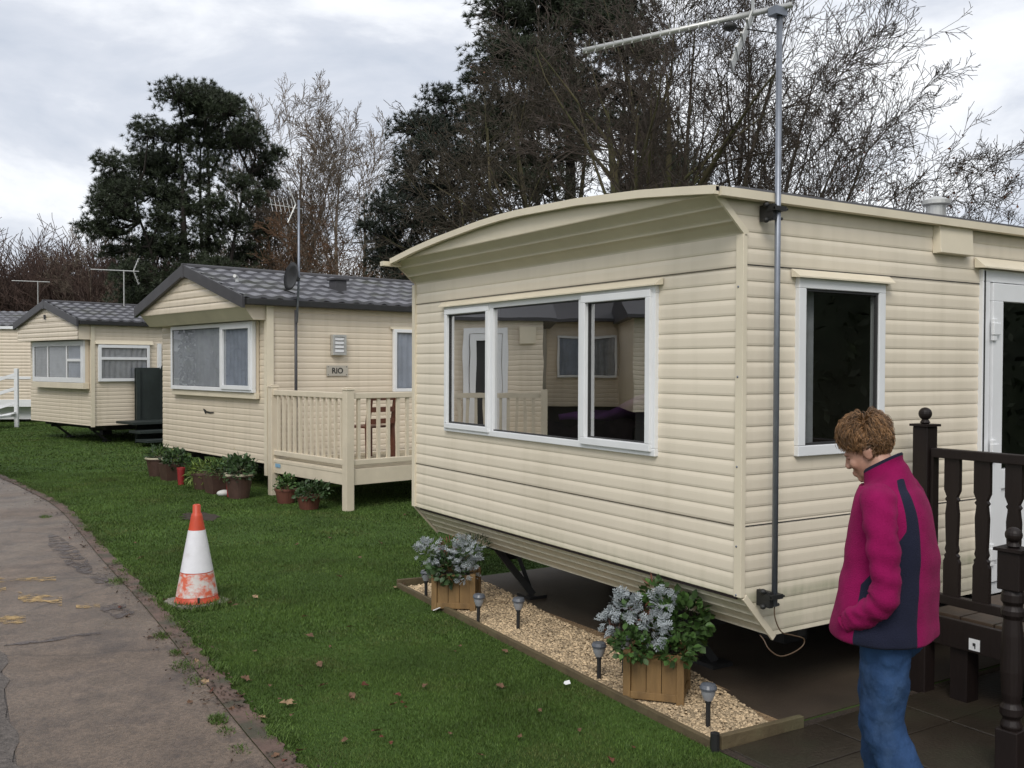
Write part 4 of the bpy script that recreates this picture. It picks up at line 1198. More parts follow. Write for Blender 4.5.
for px, py, rad, n, h in ((162,638,.06,220,.05),(176,655,.05,160,.04),(186,668,.09,420,.035),(196,682,.07,260,.03),(218,722,.05,300,.045),(226,733,.05,160,.03),(45,518,.07,160,.05),(118,583,.09,240,.05),(240,752,.05,100,.03)):
    g_ = gr(px, py); sp.append((g_[0], g_[1], rad, n, h))
rr = random.Random(4)
for k in range(190):
    y = rr.uniform(3.8, 16) if k < 150 else rr.uniform(16, 24)
    sp.append((np.interp(y,[p[1] for p in PATH_R],[p[0] for p in PATH_R])+rr.uniform(.085,.16), y, rr.uniform(.03,.09), rr.randint(30,120), rr.uniform(.03,.065)))
cg = gr(197, 603)
for k in range(18):
    a = k/18*6.28
    if 2.2 < a < 3.5: continue
    sp.append((cg[0]+.21*math.cos(a), cg[1]+.21*math.sin(a), .07, 150, .075))
tag(raw('grass_tufts', *(lambda v: (v, np.arange(len(v)).reshape(-1,3)))(tuft_field(sp, 5)), M['grass']), kind='stuff', label='rough grass tufts along the path edge and round the cone', cat='grass')
hg = gr(200, 517)
b = MB(); n=20; b.add([(hg[0]+.20*math.cos(6.28*k/n)*(1+.3*math.sin(k*3)), hg[1]+.34*math.sin(6.28*k/n)*(1+.3*math.cos(k*2)), .006) for k in range(n)], [tuple(range(n))]); tag(b.build('bare_soil', M['soil']), kind='structure')

# crumbs of soil, twigs and leaf litter gathered along the edging
def litter(n, seed):
    g = np.random.default_rng(seed)
    y = 3.6+g.random(n)**1.4*14; px_ = np.interp(y, [p[1] for p in PATH_R], [p[0] for p in PATH_R])
    x = px_+.05+g.normal(size=n)*.07-.12*g.random(n)**3
    keep = (np.sin(y*5.1)+np.sin(y*2.3+1)+g.normal(size=n)*.6) > -.3
    x, y = x[keep], y[keep]; n = len(x)
    s_ = g.uniform(.004, .016, (n,1)); a = g.normal(size=(n,3)); a[:,2] *= .25; a /= np.linalg.norm(a,axis=1,keepdims=True)
    b_ = np.cross(a, np.array([0,0,1.0])+g.normal(size=(n,3))*.3); b_ /= np.linalg.norm(b_,axis=1,keepdims=True)
    c = np.stack([x, y, np.full(n,.022)],1)
    return np.stack([c-a*s_, c+b_*s_*.5, c+a*s_, c-b_*s_*.5],1).reshape(-1,3), np.arange(4*n).reshape(-1,4)
M['crumb'] = mat('crumb', (.055, .034, .022), .9, .3, 9, island=.6)
tag(raw('leaf_litter', *litter(2600, 6), M['crumb']), kind='stuff', label='dark crumbs of soil and leaf litter along the path edging', cat='litter')
# worn yellow paint on the path
def blot(mb, px0, px1, py, hpx, seed, slant=0):
    rr = random.Random(seed); n = 14; P = []
    for k in range(n+1):
        t = k/n; P.append(gr(px0+(px1-px0)*t, py-hpx/2*(.6+.8*rr.random())+slant*t))
    for k in range(n, -1, -1):
        t = k/n; P.append(gr(px0+(px1-px0)*t, py+hpx/2*(.6+.8*rr.random())+slant*t))
    mb.add([(p[0],p[1],.0145) for p in P], [tuple(range(len(P)))])
b = MB()
blot(b,-60,56,583,4,1,-3); blot(b,18,62,599,8,2,3); blot(b,-40,26,623,7,3,-2); blot(b,76,100,608,4,4,-1); blot(b,-20,6,591,4,6,0)
tag(b.build('path_paint', M['paint_yellow']), kind='structure')
# darker patch and damp grit along the edge of the tarmac
M['damp'] = mat('damp', (.062,.043,.036), .40, .3, 6, .3, 90); worn(M['damp'], 9, .50)
b = MB()
def blob(mb, px, py, rx, ry, seed, z=.0135):
    rr = random.Random(seed); n = 18; g0 = gr(px, py)
    mb.add([(g0[0]+rx*math.cos(6.28*k/n)*rr.uniform(.7,1.2), g0[1]+ry*math.sin(6.28*k/n)*rr.uniform(.7,1.2), z) for k in range(n)], [tuple(range(n))])
for i, a in enumerate(((66,552,.10,1.1),(80,565,.09,.6),(118,612,.10,.25),(100,580,.07,.3),(60,640,.30,.05))): blob(b, *a, i, .0135+.0007*i/10)
tag(b.build('damp_patches', M['damp']), kind='structure')

# ------------------------------------------------------------------ small things on the lawn
def leaf_mesh(name, mtl, L_, lob, seed):
    rr = random.Random(seed); n = 9; vs = [(0,0,.004)]; out = []
    for side_ in (1, -1):
        for k in range(n):
            t = k/(n-1); w = math.sin(math.pi*t**.8)*.36*(1+lob*.35*math.sin(k*2.6))
            out.append((side_, t, w))
    P = [(0,-L_/2,.004)]
    for k in range(1, n): t=k/(n-1); w=math.sin(math.pi*t**.85)*.34*L_*(1+lob*.3*math.sin(k*2.7+seed)); P.append((w, (t-.5)*L_, .006+.5*w*rr.uniform(.0,.9)))
    for k in range(n-2, 0, -1): t=k/(n-1); w=math.sin(math.pi*t**.85)*.34*L_*(1+lob*.3*math.sin(k*2.7+seed+1)); P.append((-w, (t-.5)*L_, .006+.5*w*rr.uniform(.0,1.1)))
    mid = [(0,(k/(n-1)-.5)*L_,.005) for k in range(n)]
    mb = MB(); c = len(P)
    fs = [(i, (i+1)%c, c) for i in range(c)]
    mb.add(P+[(0,0,.004)], fs)
    mb.tube([(0,-L_/2,.005),(0.002,-L_*.72,.008)],.0012,4)
    o = mb.build(name, mtl, fixn=True)
    return o
kinds = [leaf_mesh('fallen_leaf', M['lawn_leaf'], .075, 1, 1), leaf_mesh('fallen_leaf', M['lawn_leaf_pale'], .085, .6, 2), leaf_mesh('fallen_leaf', M['lawn_leaf_red'], .08, 1, 3)]
klab = ['small brown dead leaf lying on the lawn or path edge', 'pale tan curled dead leaf lying on the lawn or path edge', 'dark red-brown dead leaf lying on the lawn or path edge']
lspots = [(398,700,2),(402,707,2),(406,712,2),(393,709,2),(280,703,0),(290,706,1),(286,709,1),(292,720,0),(320,668,0),(375,736,2),(381,742,2),(391,748,2),(633,752,2),(580,735,0),(540,715,0),(460,650,0),(455,655,0),(245,683,0),(240,700,2),(262,722,1),(250,732,0),(232,712,0),(322,690,0),(330,650,0),(345,745,0),(230,606,1),(236,608,0),(395,590,1),(404,588,0),(297,547,0),(305,620,0),(310,640,0),(350,630,0),(150,602,0),(135,545,0),(142,560,1),(185,578,0),(190,705,0),(275,760,0),(285,764,2),(300,756,0),(500,690,0),(520,742,0),(610,765,2),(440,540,0),(360,560,0),(380,545,0),(330,540,0),(418,520,0),(405,517,0),(188,657,0),(196,664,1),(165,603,0),(205,685,1),(212,694,2),(150,640,0),(120,610,2),(128,618,0),(105,570,0),(84,548,0),(70,540,2),(450,738,0),(480,760,0),(425,690,0),(300,690,0),(270,690,0),(255,655,0),(365,690,2),(352,700,0),(255,600,1),(340,580,0),(470,625,0),(505,655,0)]
first = [True]*3
rr = random.Random(11)
for px, py, k in lspots:
    if first[k]: o = kinds[k]; first[k] = False
    else:
        o = kinds[k].copy(); col.objects.link(o)
    g_ = gr(px, py)
    o.location = (g_[0], g_[1], .022 if g_[0] > np.interp(g_[1],[p[1] for p in PATH_R],[p[0] for p in PATH_R])+.1 else .014)
    s = rr.uniform(.32, .78)
    o.scale = (s, s*rr.uniform(.8,1.2), s*rr.uniform(.8,2))
    o.rotation_euler = (rr.uniform(-.5,.5), rr.uniform(-.5,.5), rr.uniform(0,6.28))
    tag(o, klab[k], 'leaf', klab[k].split(' lying')[0].replace('leaf','leaves')+' on the lawn')
g_ = gr(567, 689)
b = MB(); b.add([(-.018,-.012,.03),(.014,-.016,.032),(.022,.008,.045),(-.004,.018,.04),(-.02,.006,.034)], [(0,1,2,3,4)]); b.add([(-.004,.018,.04),(.022,.008,.045),(.02,.02,.026),(.0,.026,.024)],[(0,1,2,3)])
o = b.build('paper_scrap', M['white_paint'], loc=(g_[0],g_[1],0)); tag(o, 'small crumpled white scrap of paper on the lawn below the nearer planter', 'litter')
g_ = gr(437, 614)
b = MB(); b.bar((-.03,0,.03),(.035,.02,.038),.012,.003); o = b.build('paper_strip', M['white_paint'], loc=(g_[0],g_[1],0)); tag(o, 'thin white strip of litter on the lawn by the farther planter', 'litter')

# traffic cone
cone = thing('traffic_cone', 'orange and white traffic cone with scuffed lower band standing on the lawn', 'traffic cone', (cg[0], cg[1], 0), R(12))
cone.scale = (.97, .97, .97)
def cone_r(z): return .162-(.162-.034)*((z-.03)/.70)
b = MB()
zs_ = [.03,.05,.12]; 
def band(z0, z1, mtl, nm, extra=0.0, n=6):
    b = MB(); prof = []
    for i in range(n+1):
        z = z0+(z1-z0)*i/n; prof.append((cone_r(z)+extra, z))
    b.lathe(prof, (0,0,0), 40); return b.build(nm, mtl, cone, smooth=True)
b = MB(); b.lathe([(.168,.022),(.168,.034)]+[(cone_r(z), z) for z in np.linspace(.034,.68,16)]+[(.037,.70),(.031,.705),(.030,.765),(.022,.772),(.012,.772),(.012,.70)], (0,0,0), 40)
b.build('cone_body', M['cone_orange'], cone, smooth=True)
band(.255,.575, M['cone_white'], 'white_sleeve', .0025)
band(.070,.248, M['cone_worn'], 'worn_sleeve', .002)
b = MB(); b.box(-.008,.008,-.168,-.148,.034,.075); o = b.build('slot', M['ink'], cone); o.rotation_euler = (0,0,R(-22))
b = MB(); b.prism([(-.205,-.14),(-.14,-.205),(.14,-.205),(.205,-.14),(.205,.14),(.14,.205),(-.14,.205),(-.205,.14)], lambda a, c, d_: (a, c, d_), .002, .026); b.build('base', M['cone_base'], cone, bevel=.005)

# ------------------------------------------------------------------ planters, plants, pots
def leafset(n, c, r, size, seed, shape='round', shell=.55, upbias=.3, zmin=None):
    """n leaves in an ellipsoid; returns verts, tris"""
    g = np.random.default_rng(seed); V = []; T = []
    if shape == 'round':
        prof = [(0,0,0),(.28,.25,.08),(.34,.6,.12),(0,1,.0),(-.34,.6,.12),(-.28,.25,.08)]
        tri = [(0,1,2),(0,2,3),(0,3,4),(0,4,5)]
    elif shape == 'long':
        prof = [(0,0,0),(.09,.4,.04),(0,1,-.12),(-.09,.4,.04)]
        tri = [(0,1,2),(0,2,3)]
    else:  # lobed silver leaf
        prof = [(-.03,0,0),(.03,0,0),(.05,1,-.1),(-.05,1,-.1)]; tri = [(0,1,2),(0,2,3)]
        for k, (t, l) in enumerate(((.25,.30),(.5,.36),(.75,.28))):
            for s in (1,-1):
                b0 = len(prof); prof += [(0,t-.05,-.02*k),(s*l,t+.12,.04),(s*l*.95,t+.26,.0),(0,t+.07,-.02*k)]; tri += [(b0,b0+1,b0+2),(b0,b0+2,b0+3)]
    P = np.array(prof, float); tri = np.array(tri)
    k = 0; 
    while k < n:
        d = g.normal(size=3); d /= np.linalg.norm(d)
        q = (shell+(1-shell)*g.random())
        p = np.array(c)+d*np.array(r)*q
        if zmin is not None and p[2] < zmin: 
            continue
        ax = d*np.array([1,1,.8])+np.array([0,0,upbias])+g.normal(size=3)*.35; ax /= np.linalg.norm(ax)
        nn = np.array([0,0,1.0])*.7+d*.6+g.normal(size=3)*.3; sd_ = np.cross(ax, nn); sd_ /= np.linalg.norm(sd_); nn = np.cross(sd_, ax)
        s = size*g.uniform(.6,1.25)
        V.append(p + s*(P[:,:1]*sd_+P[:,1:2]*ax+P[:,2:3]*nn)); T.append(tri+k*len(P)); k += 1
    return np.concatenate(V), np.concatenate(T)

def planter(label, loc, rz):
    t = thing('wooden_planter', label, 'planter', loc, rz, None)
    a, h = .158, .27
    for (s, ax) in ((-1,'x'),(1,'x'),(-1,'y'),(1,'y')):
        b = MB()
        for k in range(3):
            u0 = -a+.035+k*(2*a-.07)/3; u1 = u0+(2*a-.07)/3-.003
            if ax == 'x': b.box(s*(a-.012), s*(a-.028), u0, u1, .03, h-.01)
            else: b.box(u0, u1, s*(a-.012), s*(a-.028), .03, h-.01)
        for z0, z1 in ((.015,.055),):
            if ax == 'x': b.box(s*(a-.0), s*(a-.0119), -a+.036, a-.036, z0, z1)
            else: b.box(-a+.036, a-.036, s*a, s*(a-.0119), z0, z1)
        b.build('side_panel', M['planter_wood'], t, bevel=.002)
    for sx in (-1,1):
        for sy in (-1,1):
            b = MB(); b.box(sx*(a+.004), sx*(a-.036), sy*(a+.004), sy*(a-.036), 0, h); b.build('corner_post', M['planter_wood'], t, bevel=.003)
    b = MB(); b.box(-a+.03,a-.03,-a+.03,a-.03,.06,h-.045); b.build('soil', M['soil'], t)
    return t
PL1 = (3.455, 3.985, .012); PL2 = (3.455, 6.25, .012)
planter('square wooden planter with leafy green plant, the nearer of two on the gravel bed', PL1, R(41))
planter('square wooden planter of silver foliage, the farther of two on the gravel bed', PL2, R(52))
def plant(name, label, loc, sets, cat='plant'):
    t = thing(name, label, cat, loc)
    for nm, mtl, V, T in sets: raw(nm, V, T, mtl, t)
    return t
def merge(*vt):
    V = []; T = []; k = 0
    for v, t in vt: V.append(v); T.append(t+k); k += len(v)
    return np.concatenate(V), np.concatenate(T)
def stems(loc, pts, r=.004):
    mb = MB()
    for p in pts: mb.tube([(0,0,-.06),(p[0]*.4,p[1]*.4,p[2]*.55),p], r, 5)
    return mb
def plant_at(name, label, loc, parts, st, cat='plant'):
    t = thing(name, label, cat, loc)
    for nm, mtl, (V, T) in parts: raw(nm, V, T, mtl, t)
    mb = stems(loc, st); mb.build('stem', M['stem'], t)
    return t
z0 = .27
def cl(px, py, r, n, size, shape, seed, P, pxc, f=0.0, sq=1.0, shell=.55):
    """a leaf cluster: image-like offsets from the planter middle turned into metres to the right, up and away"""
    Zp = float(np.dot(np.array([P[0],P[1],0]), FW)); k = Zp/F_PX
    c = RT*((px-pxc)*k)+UPZ*((pxc_top[pxc]-py)*k)+FW*f
    rr_ = r*k
    return leafset(n, tuple(c), (rr_, rr_, rr_*sq), size, seed, shape, shell)
pxc_top = {658: 657, 457: 582}
RT = rt; FW = np.array([fw[0], fw[1], 0]); FW /= np.linalg.norm(FW); UPZ = np.array([0,0,1.0])
A = lambda *a, **k: cl(*a, P=PL1, pxc=658, **k)
plant_at('dusty_miller', 'silver-leaved plant in the nearer planter', (PL1[0], PL1[1], z0), [
    ('foliage', M['silver_leaf'], merge(A(622,612,14,100,.050,'lobed',11,f=-.08,sq=.8), A(650,630,12,85,.048,'lobed',12,f=-.17,sq=1.6), A(660,606,13,70,.048,'lobed',13,f=-.10,sq=.7), A(608,630,8,40,.042,'lobed',14,f=-.05)))],
    [(-.05,.03,.2),(-.12,-.08,.05),(-.1,.05,.12)])
plant_at('bedding_plant', 'bright green round-leaved plant with yellow buds in the nearer planter', (PL1[0], PL1[1], z0), [
    ('foliage', M['green_leaf'], merge(A(684,628,27,420,.050,'round',21,f=-.04,sq=1.0), A(628,648,20,230,.042,'round',22,f=-.14,sq=.8), A(672,652,19,170,.045,'round',24,f=-.17,sq=.8), A(655,605,14,60,.05,'round',25,f=.02), A(650,630,30,160,.05,'round',27,f=.04,sq=.9))),
    ('flower', M['flower'], A(680,635,30,14,.018,'round',23,shell=.97)),
    ('red_foliage', M['red_leaf'], merge(A(640,622,10,34,.05,'long',26,f=-.06), A(615,645,10,34,.045,'long',28), A(652,594,4,10,.05,'long',29)))],
    [(-.1,-.1,.15),(-.05,.05,.2),(.05,-.15,.12),(-.1,.1,.1)])
A = lambda *a, **k: cl(*a, P=PL2, pxc=457, **k)
plant_at('dusty_miller', 'silver-leaved plant filling the farther planter', (PL2[0], PL2[1], z0), [
    ('foliage', M['silver_leaf'], merge(A(430,562,12,100,.055,'lobed',31,f=-.05,sq=1.1), A(466,560,14,140,.055,'lobed',32,f=-.12,sq=.95), A(468,580,9,45,.05,'lobed',33,f=-.16,sq=.9)))],
    [(-.05,.15,.1),(-.1,-.1,.1)])
plant_at('bedding_plant', 'dark green and russet plant between the silver leaves in the farther planter', (PL2[0], PL2[1], z0), [
    ('foliage', M['dark_leaf'], merge(A(450,576,19,320,.045,'round',41,f=-.10,sq=.8), A(478,560,15,150,.055,'long',42,sq=1.1), A(432,575,12,70,.05,'long',44))),
    ('red_foliage', M['red_leaf'], A(449,556,8,50,.05,'long',43,f=-.05))],
    [(-.05,.1,.12),(.02,-.14,.14),(-.1,0,.08)])

# solar stake lights
def lamp(loc, label, rz, tilt=0.0):
    t = thing('solar_light', label, 'garden light', loc, rz, 'solar stake lights in the gravel bed')
    t.rotation_euler = (tilt, tilt*.5, rz)
    b = MB(); b.tube([(0,0,-.02),(0,0,.125)], .012, 10); b.lathe([(.0,.118),(.016,.12),(.016,.135),(0,.137)],(0,0,0),12); b.build('stake', M['black_metal'], t)
    b = MB(); b.lathe([(.022,.135),(.034,.165),(.037,.19)], (0,0,0), 18); b.build('lens', M['lamp_lens'], t, smooth=True)
    b = MB(); b.lathe([(.0,.188),(.042,.188),(.044,.198),(.036,.214),(.0,.220)], (0,0,0), 20); b.build('cap', M['lamp_cap'], t)
    return t
l1 = lamp(gr(708,727,.01), 'solar stake light to the right of the nearer planter', 0)
for px, py, lb, tl in ((599,680,'solar stake light just left of the nearer planter, standing clear of it',.02),(624,673,'solar stake light half hidden behind the nearer planter',.10),(518,629,'solar stake light standing alone halfway between the two planters',-.02),(478,625,'solar stake light with wide dark cap just right of the farther planter',.03),(426,598,'solar stake light left of the farther planter under silver leaves',.0)):
    g_ = gr(px, py, .01)
    c = copy_tree(l1); c.location = tuple(g_); c['label'] = lb; c.rotation_euler = (tl, tl*.6, px)

# pots at c2
def pot(kind, loc, r, h, mtl, label, square=False, rim=None):
    t = thing('flower_pot', label, 'pot', loc, R(9.5))
    if not square:
        b = MB(); b.lathe([(0,0),(r*.70,0),(r*.94,h*.86),(r,h*.86),(r,h),(r*.90,h),(r*.86,h*.85),(0,h*.85)], (0,0,0), 24)
        b.build('pot_body', mtl, t, smooth=False)
    else:
        b = MB(); q = r
        vs = [(-q*.8,-q*.8,0),(q*.8,-q*.8,0),(q*.8,q*.8,0),(-q*.8,q*.8,0),(-q,-q,h),(q,-q,h),(q,q,h),(-q,q,h),(-q*.85,-q*.85,h),(q*.85,-q*.85,h),(q*.85,q*.85,h),(-q*.85,q*.85,h),(-q*.8,-q*.8,h*.85),(q*.8,-q*.8,h*.85),(q*.8,q*.8,h*.85),(-q*.8,q*.8,h*.85)]
        fs = [(0,1,2,3)]
        for k in range(4):
            k2=(k+1)%4; fs += [(k,k2,4+k2,4+k),(4+k,4+k2,8+k2,8+k),(8+k,8+k2,12+k2,12+k)]
        fs.append((12,13,14,15)); b.add(vs, fs); b.build('pot_body', mtl, t)
    if rim:
        b = MB(); b.lathe([(r*1.0,h*.93),(r*1.06,h*.93),(r*1.06,h*1.01),(r*.92,h*1.01)], (0,0,0), 24); b.build('rim', rim, t)
    b = MB(); n=16; b.add([(r*.8*math.cos(6.28*k/n), r*.8*math.sin(6.28*k/n), h*.87) for k in range(n)], [tuple(range(n))]); b.build('soil', M['soil'], t)
    return t
def pplant(name, label, px, py, h, parts, dx=0):
    g_ = gr(px, py)
    return plant_at(name, label, (g_[0], g_[1], h*.87), parts, [(.05,.02,.12),(-.05,.03,.1),(0,-.06,.1)])
def gp(px, py): 
    q = gr(px, py); return (q[0], q[1], .004)
bd = .24   # the given pixel is the pot's foot
pot(0, gp(158,476), .19, .30, M['brown_pot'], 'tall brown pot with pale rim, leftmost under the caravan front', rim=M['cream_soffit'])
pplant('pot_plant', 'dark green plant in the leftmost brown pot', 158, 476, .30, [('foliage', M['dark_leaf'], leafset(330,(0,0,.10),(0.192,0.192,0.145),0.080,51,'long',.4))])
pot(0, gp(172,480), .16, .26, M['brown_pot'], 'dark square pot second from the left under the caravan front', True)
pplant('pot_plant', 'low green bush in the dark square pot second from the left', 172, 480, .26, [('foliage', M['dark_leaf'], leafset(330,(.05,-.05,.10),(0.222,0.222,0.153),0.064,52,'round',.4)), ('flower', M['flower'], leafset(6,(.1,.1,.2),(0.148,0.148,0.128),0.024,53,'round',.9))])
pot(0, gp(181,485), .06, .26, M['red_pot'], 'narrow bright red pot among the brown pots')
pot(0, gp(203,489), .17, .24, M['brown_pot'], 'brown pot almost hidden by trailing yellow-green grass')
pplant('trailing_plant', 'yellow-green trailing grassy plant spilling over its pot', 203, 489, .24, [('foliage', M['lime_leaf'], merge(leafset(380,(0,.1,-.02),(0.207,0.222,0.187),0.096,54,'long',.5,-.3), leafset(150,(.1,-.1,.1),(0.185,0.185,0.128),0.064,55,'long',.5)))])
pot(0, gp(218,493), .16, .26, M['brown_pot'], 'square brown pot beside the white stone', True)
pplant('pot_plant', 'spreading green plant in the square brown pot beside the white stone', 218, 493, .26, [('foliage', M['green_leaf'], leafset(360,(0,-.05,.10),(0.222,0.237,0.145),0.072,56,'long',.4))])
pot(0, gp(239,498), .19, .33, M['brown_pot'], 'large dark pot with pale rim, rightmost under the caravan front', rim=M['cream_soffit'])
pplant('pot_plant', 'bushy dark green plant with yellow flowers in the rightmost large pot', 239, 498, .33, [('foliage', M['dark_leaf'], leafset(420,(0,-.02,.12),(0.237,0.252,0.187),0.064,57,'round',.4)), ('flower', M['flower'], leafset(10,(-.05,.1,.2),(0.185,0.185,0.170),0.024,58,'round',.9))])
pot(0, gp(230,497), .055, .27, M['red_pot'], 'slim red pot leaning behind the white stone')
g_ = gr(224,496); b = MB(); b.ell((0,0,.04),(.10,.07,.045)); tag(b.build('stone', M['stone_white'], loc=(g_[0],g_[1],0), smooth=True), 'rounded white stone on the grass beside the square brown pot', 'stone')
pot(0, gp(286,503), .15, .19, M['terracotta'], 'terracotta pot beneath the deck railing, the left of two')
pplant('pot_plant', 'small green plant with yellow flowers in the left terracotta pot', 286, 503, .19, [('foliage', M['green_leaf'], leafset(220,(0,0,.08),(0.163,0.163,0.119),0.048,59,'round',.4)), ('flower', M['flower'], leafset(8,(0,0,.14),(0.111,0.111,0.085),0.024,60,'round',.9))])
pot(0, gp(309,509), .16, .17, M['terracotta'], 'terracotta pot nearer the corner post below the deck, the right of two')
pplant('pot_plant', 'low spreading green plant in the right terracotta pot', 309, 509, .17, [('foliage', M['dark_leaf'], leafset(300,(.02,-.05,.08),(0.237,0.222,0.128),0.056,61,'round',.4))])

# ------------------------------------------------------------------ brown porch deck at the near caravan
pd = thing('porch_deck', 'dark brown stained wooden porch with turned balusters at the near caravan door', 'porch', (4.765, 3.30, 0))
PZ = .46
b = MB()
for k in range(9): b.box(.02, 3.2, -1.75+.19*k, -1.75+.19*k+.18, PZ-.03, PZ)
b.build('floor', M['brown_floor'], pd, bevel=.003)
b = MB(); b.box(-.035,.0,-1.75,-.06,PZ-.16,PZ-.01); b.box(0.0,3.2,-1.79,-1.755,PZ-.16,PZ-.01); b.box(.0,3.2,-.05,-.01,PZ-.16,PZ-.035); b.build('joist', M['brown_wood'], pd, bevel=.003)
def ballpost(par, x, y, h, w=.092, turned=False):
    b = MB()
    if not turned:
        b.box(x-w/2,x+w/2,y-w/2,y+w/2,.0,h)
    else:
        b.box(x-w/2,x+w/2,y-w/2,y+w/2,h-.17,h)
        r = w/2
        b.lathe([(r*.8,0),(r*1.0,.02),(r*.98,.05),(r*.7,.07),(r*.95,.09),(r*.95,.12),(r*.72,.14),(r*.86,.25),(r*.95,.36),(r*.86,.46),(r*.7,.50),(r*.95,.52),(r*.95,.55),(r*.7,.57),(r*.95,.60),(r*.8,.62)][::-1] if False else
                [(r*.8,h-.62-.17),(r*.95,h-.60-.17),(r*.7,h-.57-.17),(r*.98,h-.55-.17),(r*.98,h-.52-.17),(r*.7,h-.50-.17),(r*.86,h-.46-.17),(r*.98,h-.36-.17),(r*.9,h-.2-.17),(r*.76,h-.13-.17),(r*1.0,h-.11-.17),(r*1.0,h-.09-.17),(r*.72,h-.07-.17),(r*1.0,h-.05-.17),(r*.98,h-.02-.17),(r*.8,h-.168)], (x,y,0), 20)
        b.box(x-w/2,x+w/2,y-w/2,y+w/2,.0,h-.62-.165)
    po = b.build('post', M['brown_wood'], par, bevel=.005)
    b = MB(); b.box(x-w/2-.012,x+w/2+.012,y-w/2-.012,y+w/2+.012,h+.001,h+.014)
    b.lathe([(w*.20,h+.013),(w*.30,h+.022),(w*.22,h+.034),(w*.17,h+.04)], (x,y,0), 16)
    b.ell((x,y,h+.070),(.036,.036,.035)); b.build('finial', M['brown_wood'], po)
    return po
ballpost(pd, -.005, -.03, 1.475)
ballpost(pd, -.005, -1.72, 1.475)
b = MB(); b.bar((-.005,-.085,1.335),(-.005,-1.67,1.335),.06,.05); b.build('top_rail', M['brown_wood'], pd, bevel=.005)
b = MB(); b.bar((-.005,-.085,.545),(-.005,-1.67,.545),.05,.05); b.build('bottom_rail', M['brown_wood'], pd, bevel=.005)
def flat_baluster(y):
    prof = [(.045,0),(.045,.20),(.036,.22),(.040,.235),(.028,.25),(.036,.27),(.030,.30),(.034,.40),(.036,.48),(.030,.53),(.028,.55),(.038,.565),(.028,.58),(.036,.60),(.044,.62),(.044,.805)]
    P = [(w,z) for w,z in prof]+[(-w,z) for w,z in prof[::-1]]
    b = MB(); n=len(P)
    vs = [(-.016, y+a, .570+z*.92) for a,z in P]+[(.010, y+a, .570+z*.92) for a,z in P]
    fs = []
    k = len(prof)
    for i in range(k-1):
        fs += [(i,i+1,n-2-i,n-1-i),(n+i,2*n-1-i,2*n-2-i,n+i+1),(i,n+i,n+i+1,i+1),(n-1-i,n-2-i,2*n-2-i,2*n-1-i)]
    fs += [(0,n-1,2*n-1,n),(k-1,n+k-1,n+k,k)]
    b.add(vs, fs); return b
for y in (-.20, -.37, -.54, -.71, -.88, -1.05, -1.22, -1.39, -1.56):
    flat_baluster(y).build('baluster', M['brown_wood'], pd)
b = MB(); b.box(.02,.07,-.085,-.085+.06,.45,1.26) if False else b.box(-.03,.02,-.10,-.083,.50,1.35); b.build('rail_end', M['brown_wood'], pd)
for (x,y) in ((.04,-.25),(.04,-1.6),(3.1,-1.6),(1.6,-1.6)):
    b = MB(); b.box(x-.05,x+.05,y-.05,y+.05,.0,PZ-.035); b.build('leg', M['brown_wood'], pd)
b = MB(); b.box(-.040,-.0355,-.385,-.325,.315,.375); tg = b.build('tag', M['white_paint'], pd)
b = MB(); b.box(-.0425,-.0405,-.363,-.348,.340,.355); b.box(-.0425,-.0405,-.363,-.358,.326,.340); b.build('tag_mark', M['ink'], tg)
npost = thing('newel_post', 'dark brown turned newel post with ball top at the foot of the porch steps', 'post', tuple(np.append(ground_at0(1016, 4.2)[:2], .012)))
npost.rotation_euler = (0,0,R(5))
ballpost(npost, 0, 0, .985, .098, True)
b = MB(); b.bar((.05,-.04,.86),(.62,-.52,1.12),.055,.06); b.build('handrail', M['brown_wood'], npost, bevel=.005)
b = MB(); b.bar((.05,-.04,.12),(.60,-.50,.30),.05,.12); b.build('stringer', M['brown_wood'], npost)
# clutter under the porch / caravan
b = MB(); b.box(-.16,.16,-.09,.09,0,.14); b.box(-.17,.17,-.10,-.091,.10,.15)
tag(b.build('crate', M['chassis'], loc=(5.6,3.05,.012), bevel=.006), 'dark storage crate in the shade under the brown porch', 'crate')

# ------------------------------------------------------------------ woman
pz = 3.52
pw = at(888, 366, pz)
wom = thing('person', 'woman in magenta fleece and blue jeans, head bowed, hand in pocket, short curly brown hair', 'person', (pw[0], pw[1], .012), R(20))
wom.scale = (.965, .965, 1.0)
HM = Matrix.Translation((.010, .074, 1.480)) @ Matrix.Rotation(R(6), 4, 'Z') @ Matrix.Rotation(R(-28), 4, 'X') @ Matrix.Scale(.92, 4)
def remesh(o, vox, sm=4, fac=.5):
    m_ = o.modifiers.new('remesh', 'REMESH'); m_.mode = 'VOXEL'; m_.voxel_size = vox; m_.use_smooth_shade = True
    s_ = o.modifiers.new('smooth', 'SMOOTH'); s_.factor = fac; s_.iterations = sm
def cap(mb, pts, rad, sides=14):
    mb.tube(pts, rad, sides)
    mb.ell(pts[0], (rad[0],)*3, nu=sides, nv=8); mb.ell(pts[-1], (rad[-1],)*3, nu=sides, nv=8)
b = MB()
E = lambda c, r: b.ell(c, r, HM, 20, 14)
E((0,-.012,.030),(.074,.090,.083)); E((0,.030,-.022),(.060,.062,.085)); E((0,.040,-.075),(.045,.042,.032)); E((0,.076,-.092),(.020,.016,.016))
E((0,.080,.020),(.050,.016,.012)); E((.034,.066,-.028),(.024,.022,.024)); E((-.034,.066,-.028),(.024,.022,.024))
E((0,.090,-.058),(.024,.012,.007)); E((0,.088,-.070),(.021,.012,.007))
for s in (1,-1): E((s*.074,-.008,-.012),(.010,.020,.030)); E((s*.079,-.014,-.004),(.008,.018,.020)); E((s*.012,.102,-.030),(.009,.010,.007))
hp = lambda p: HM @ Vector(p)
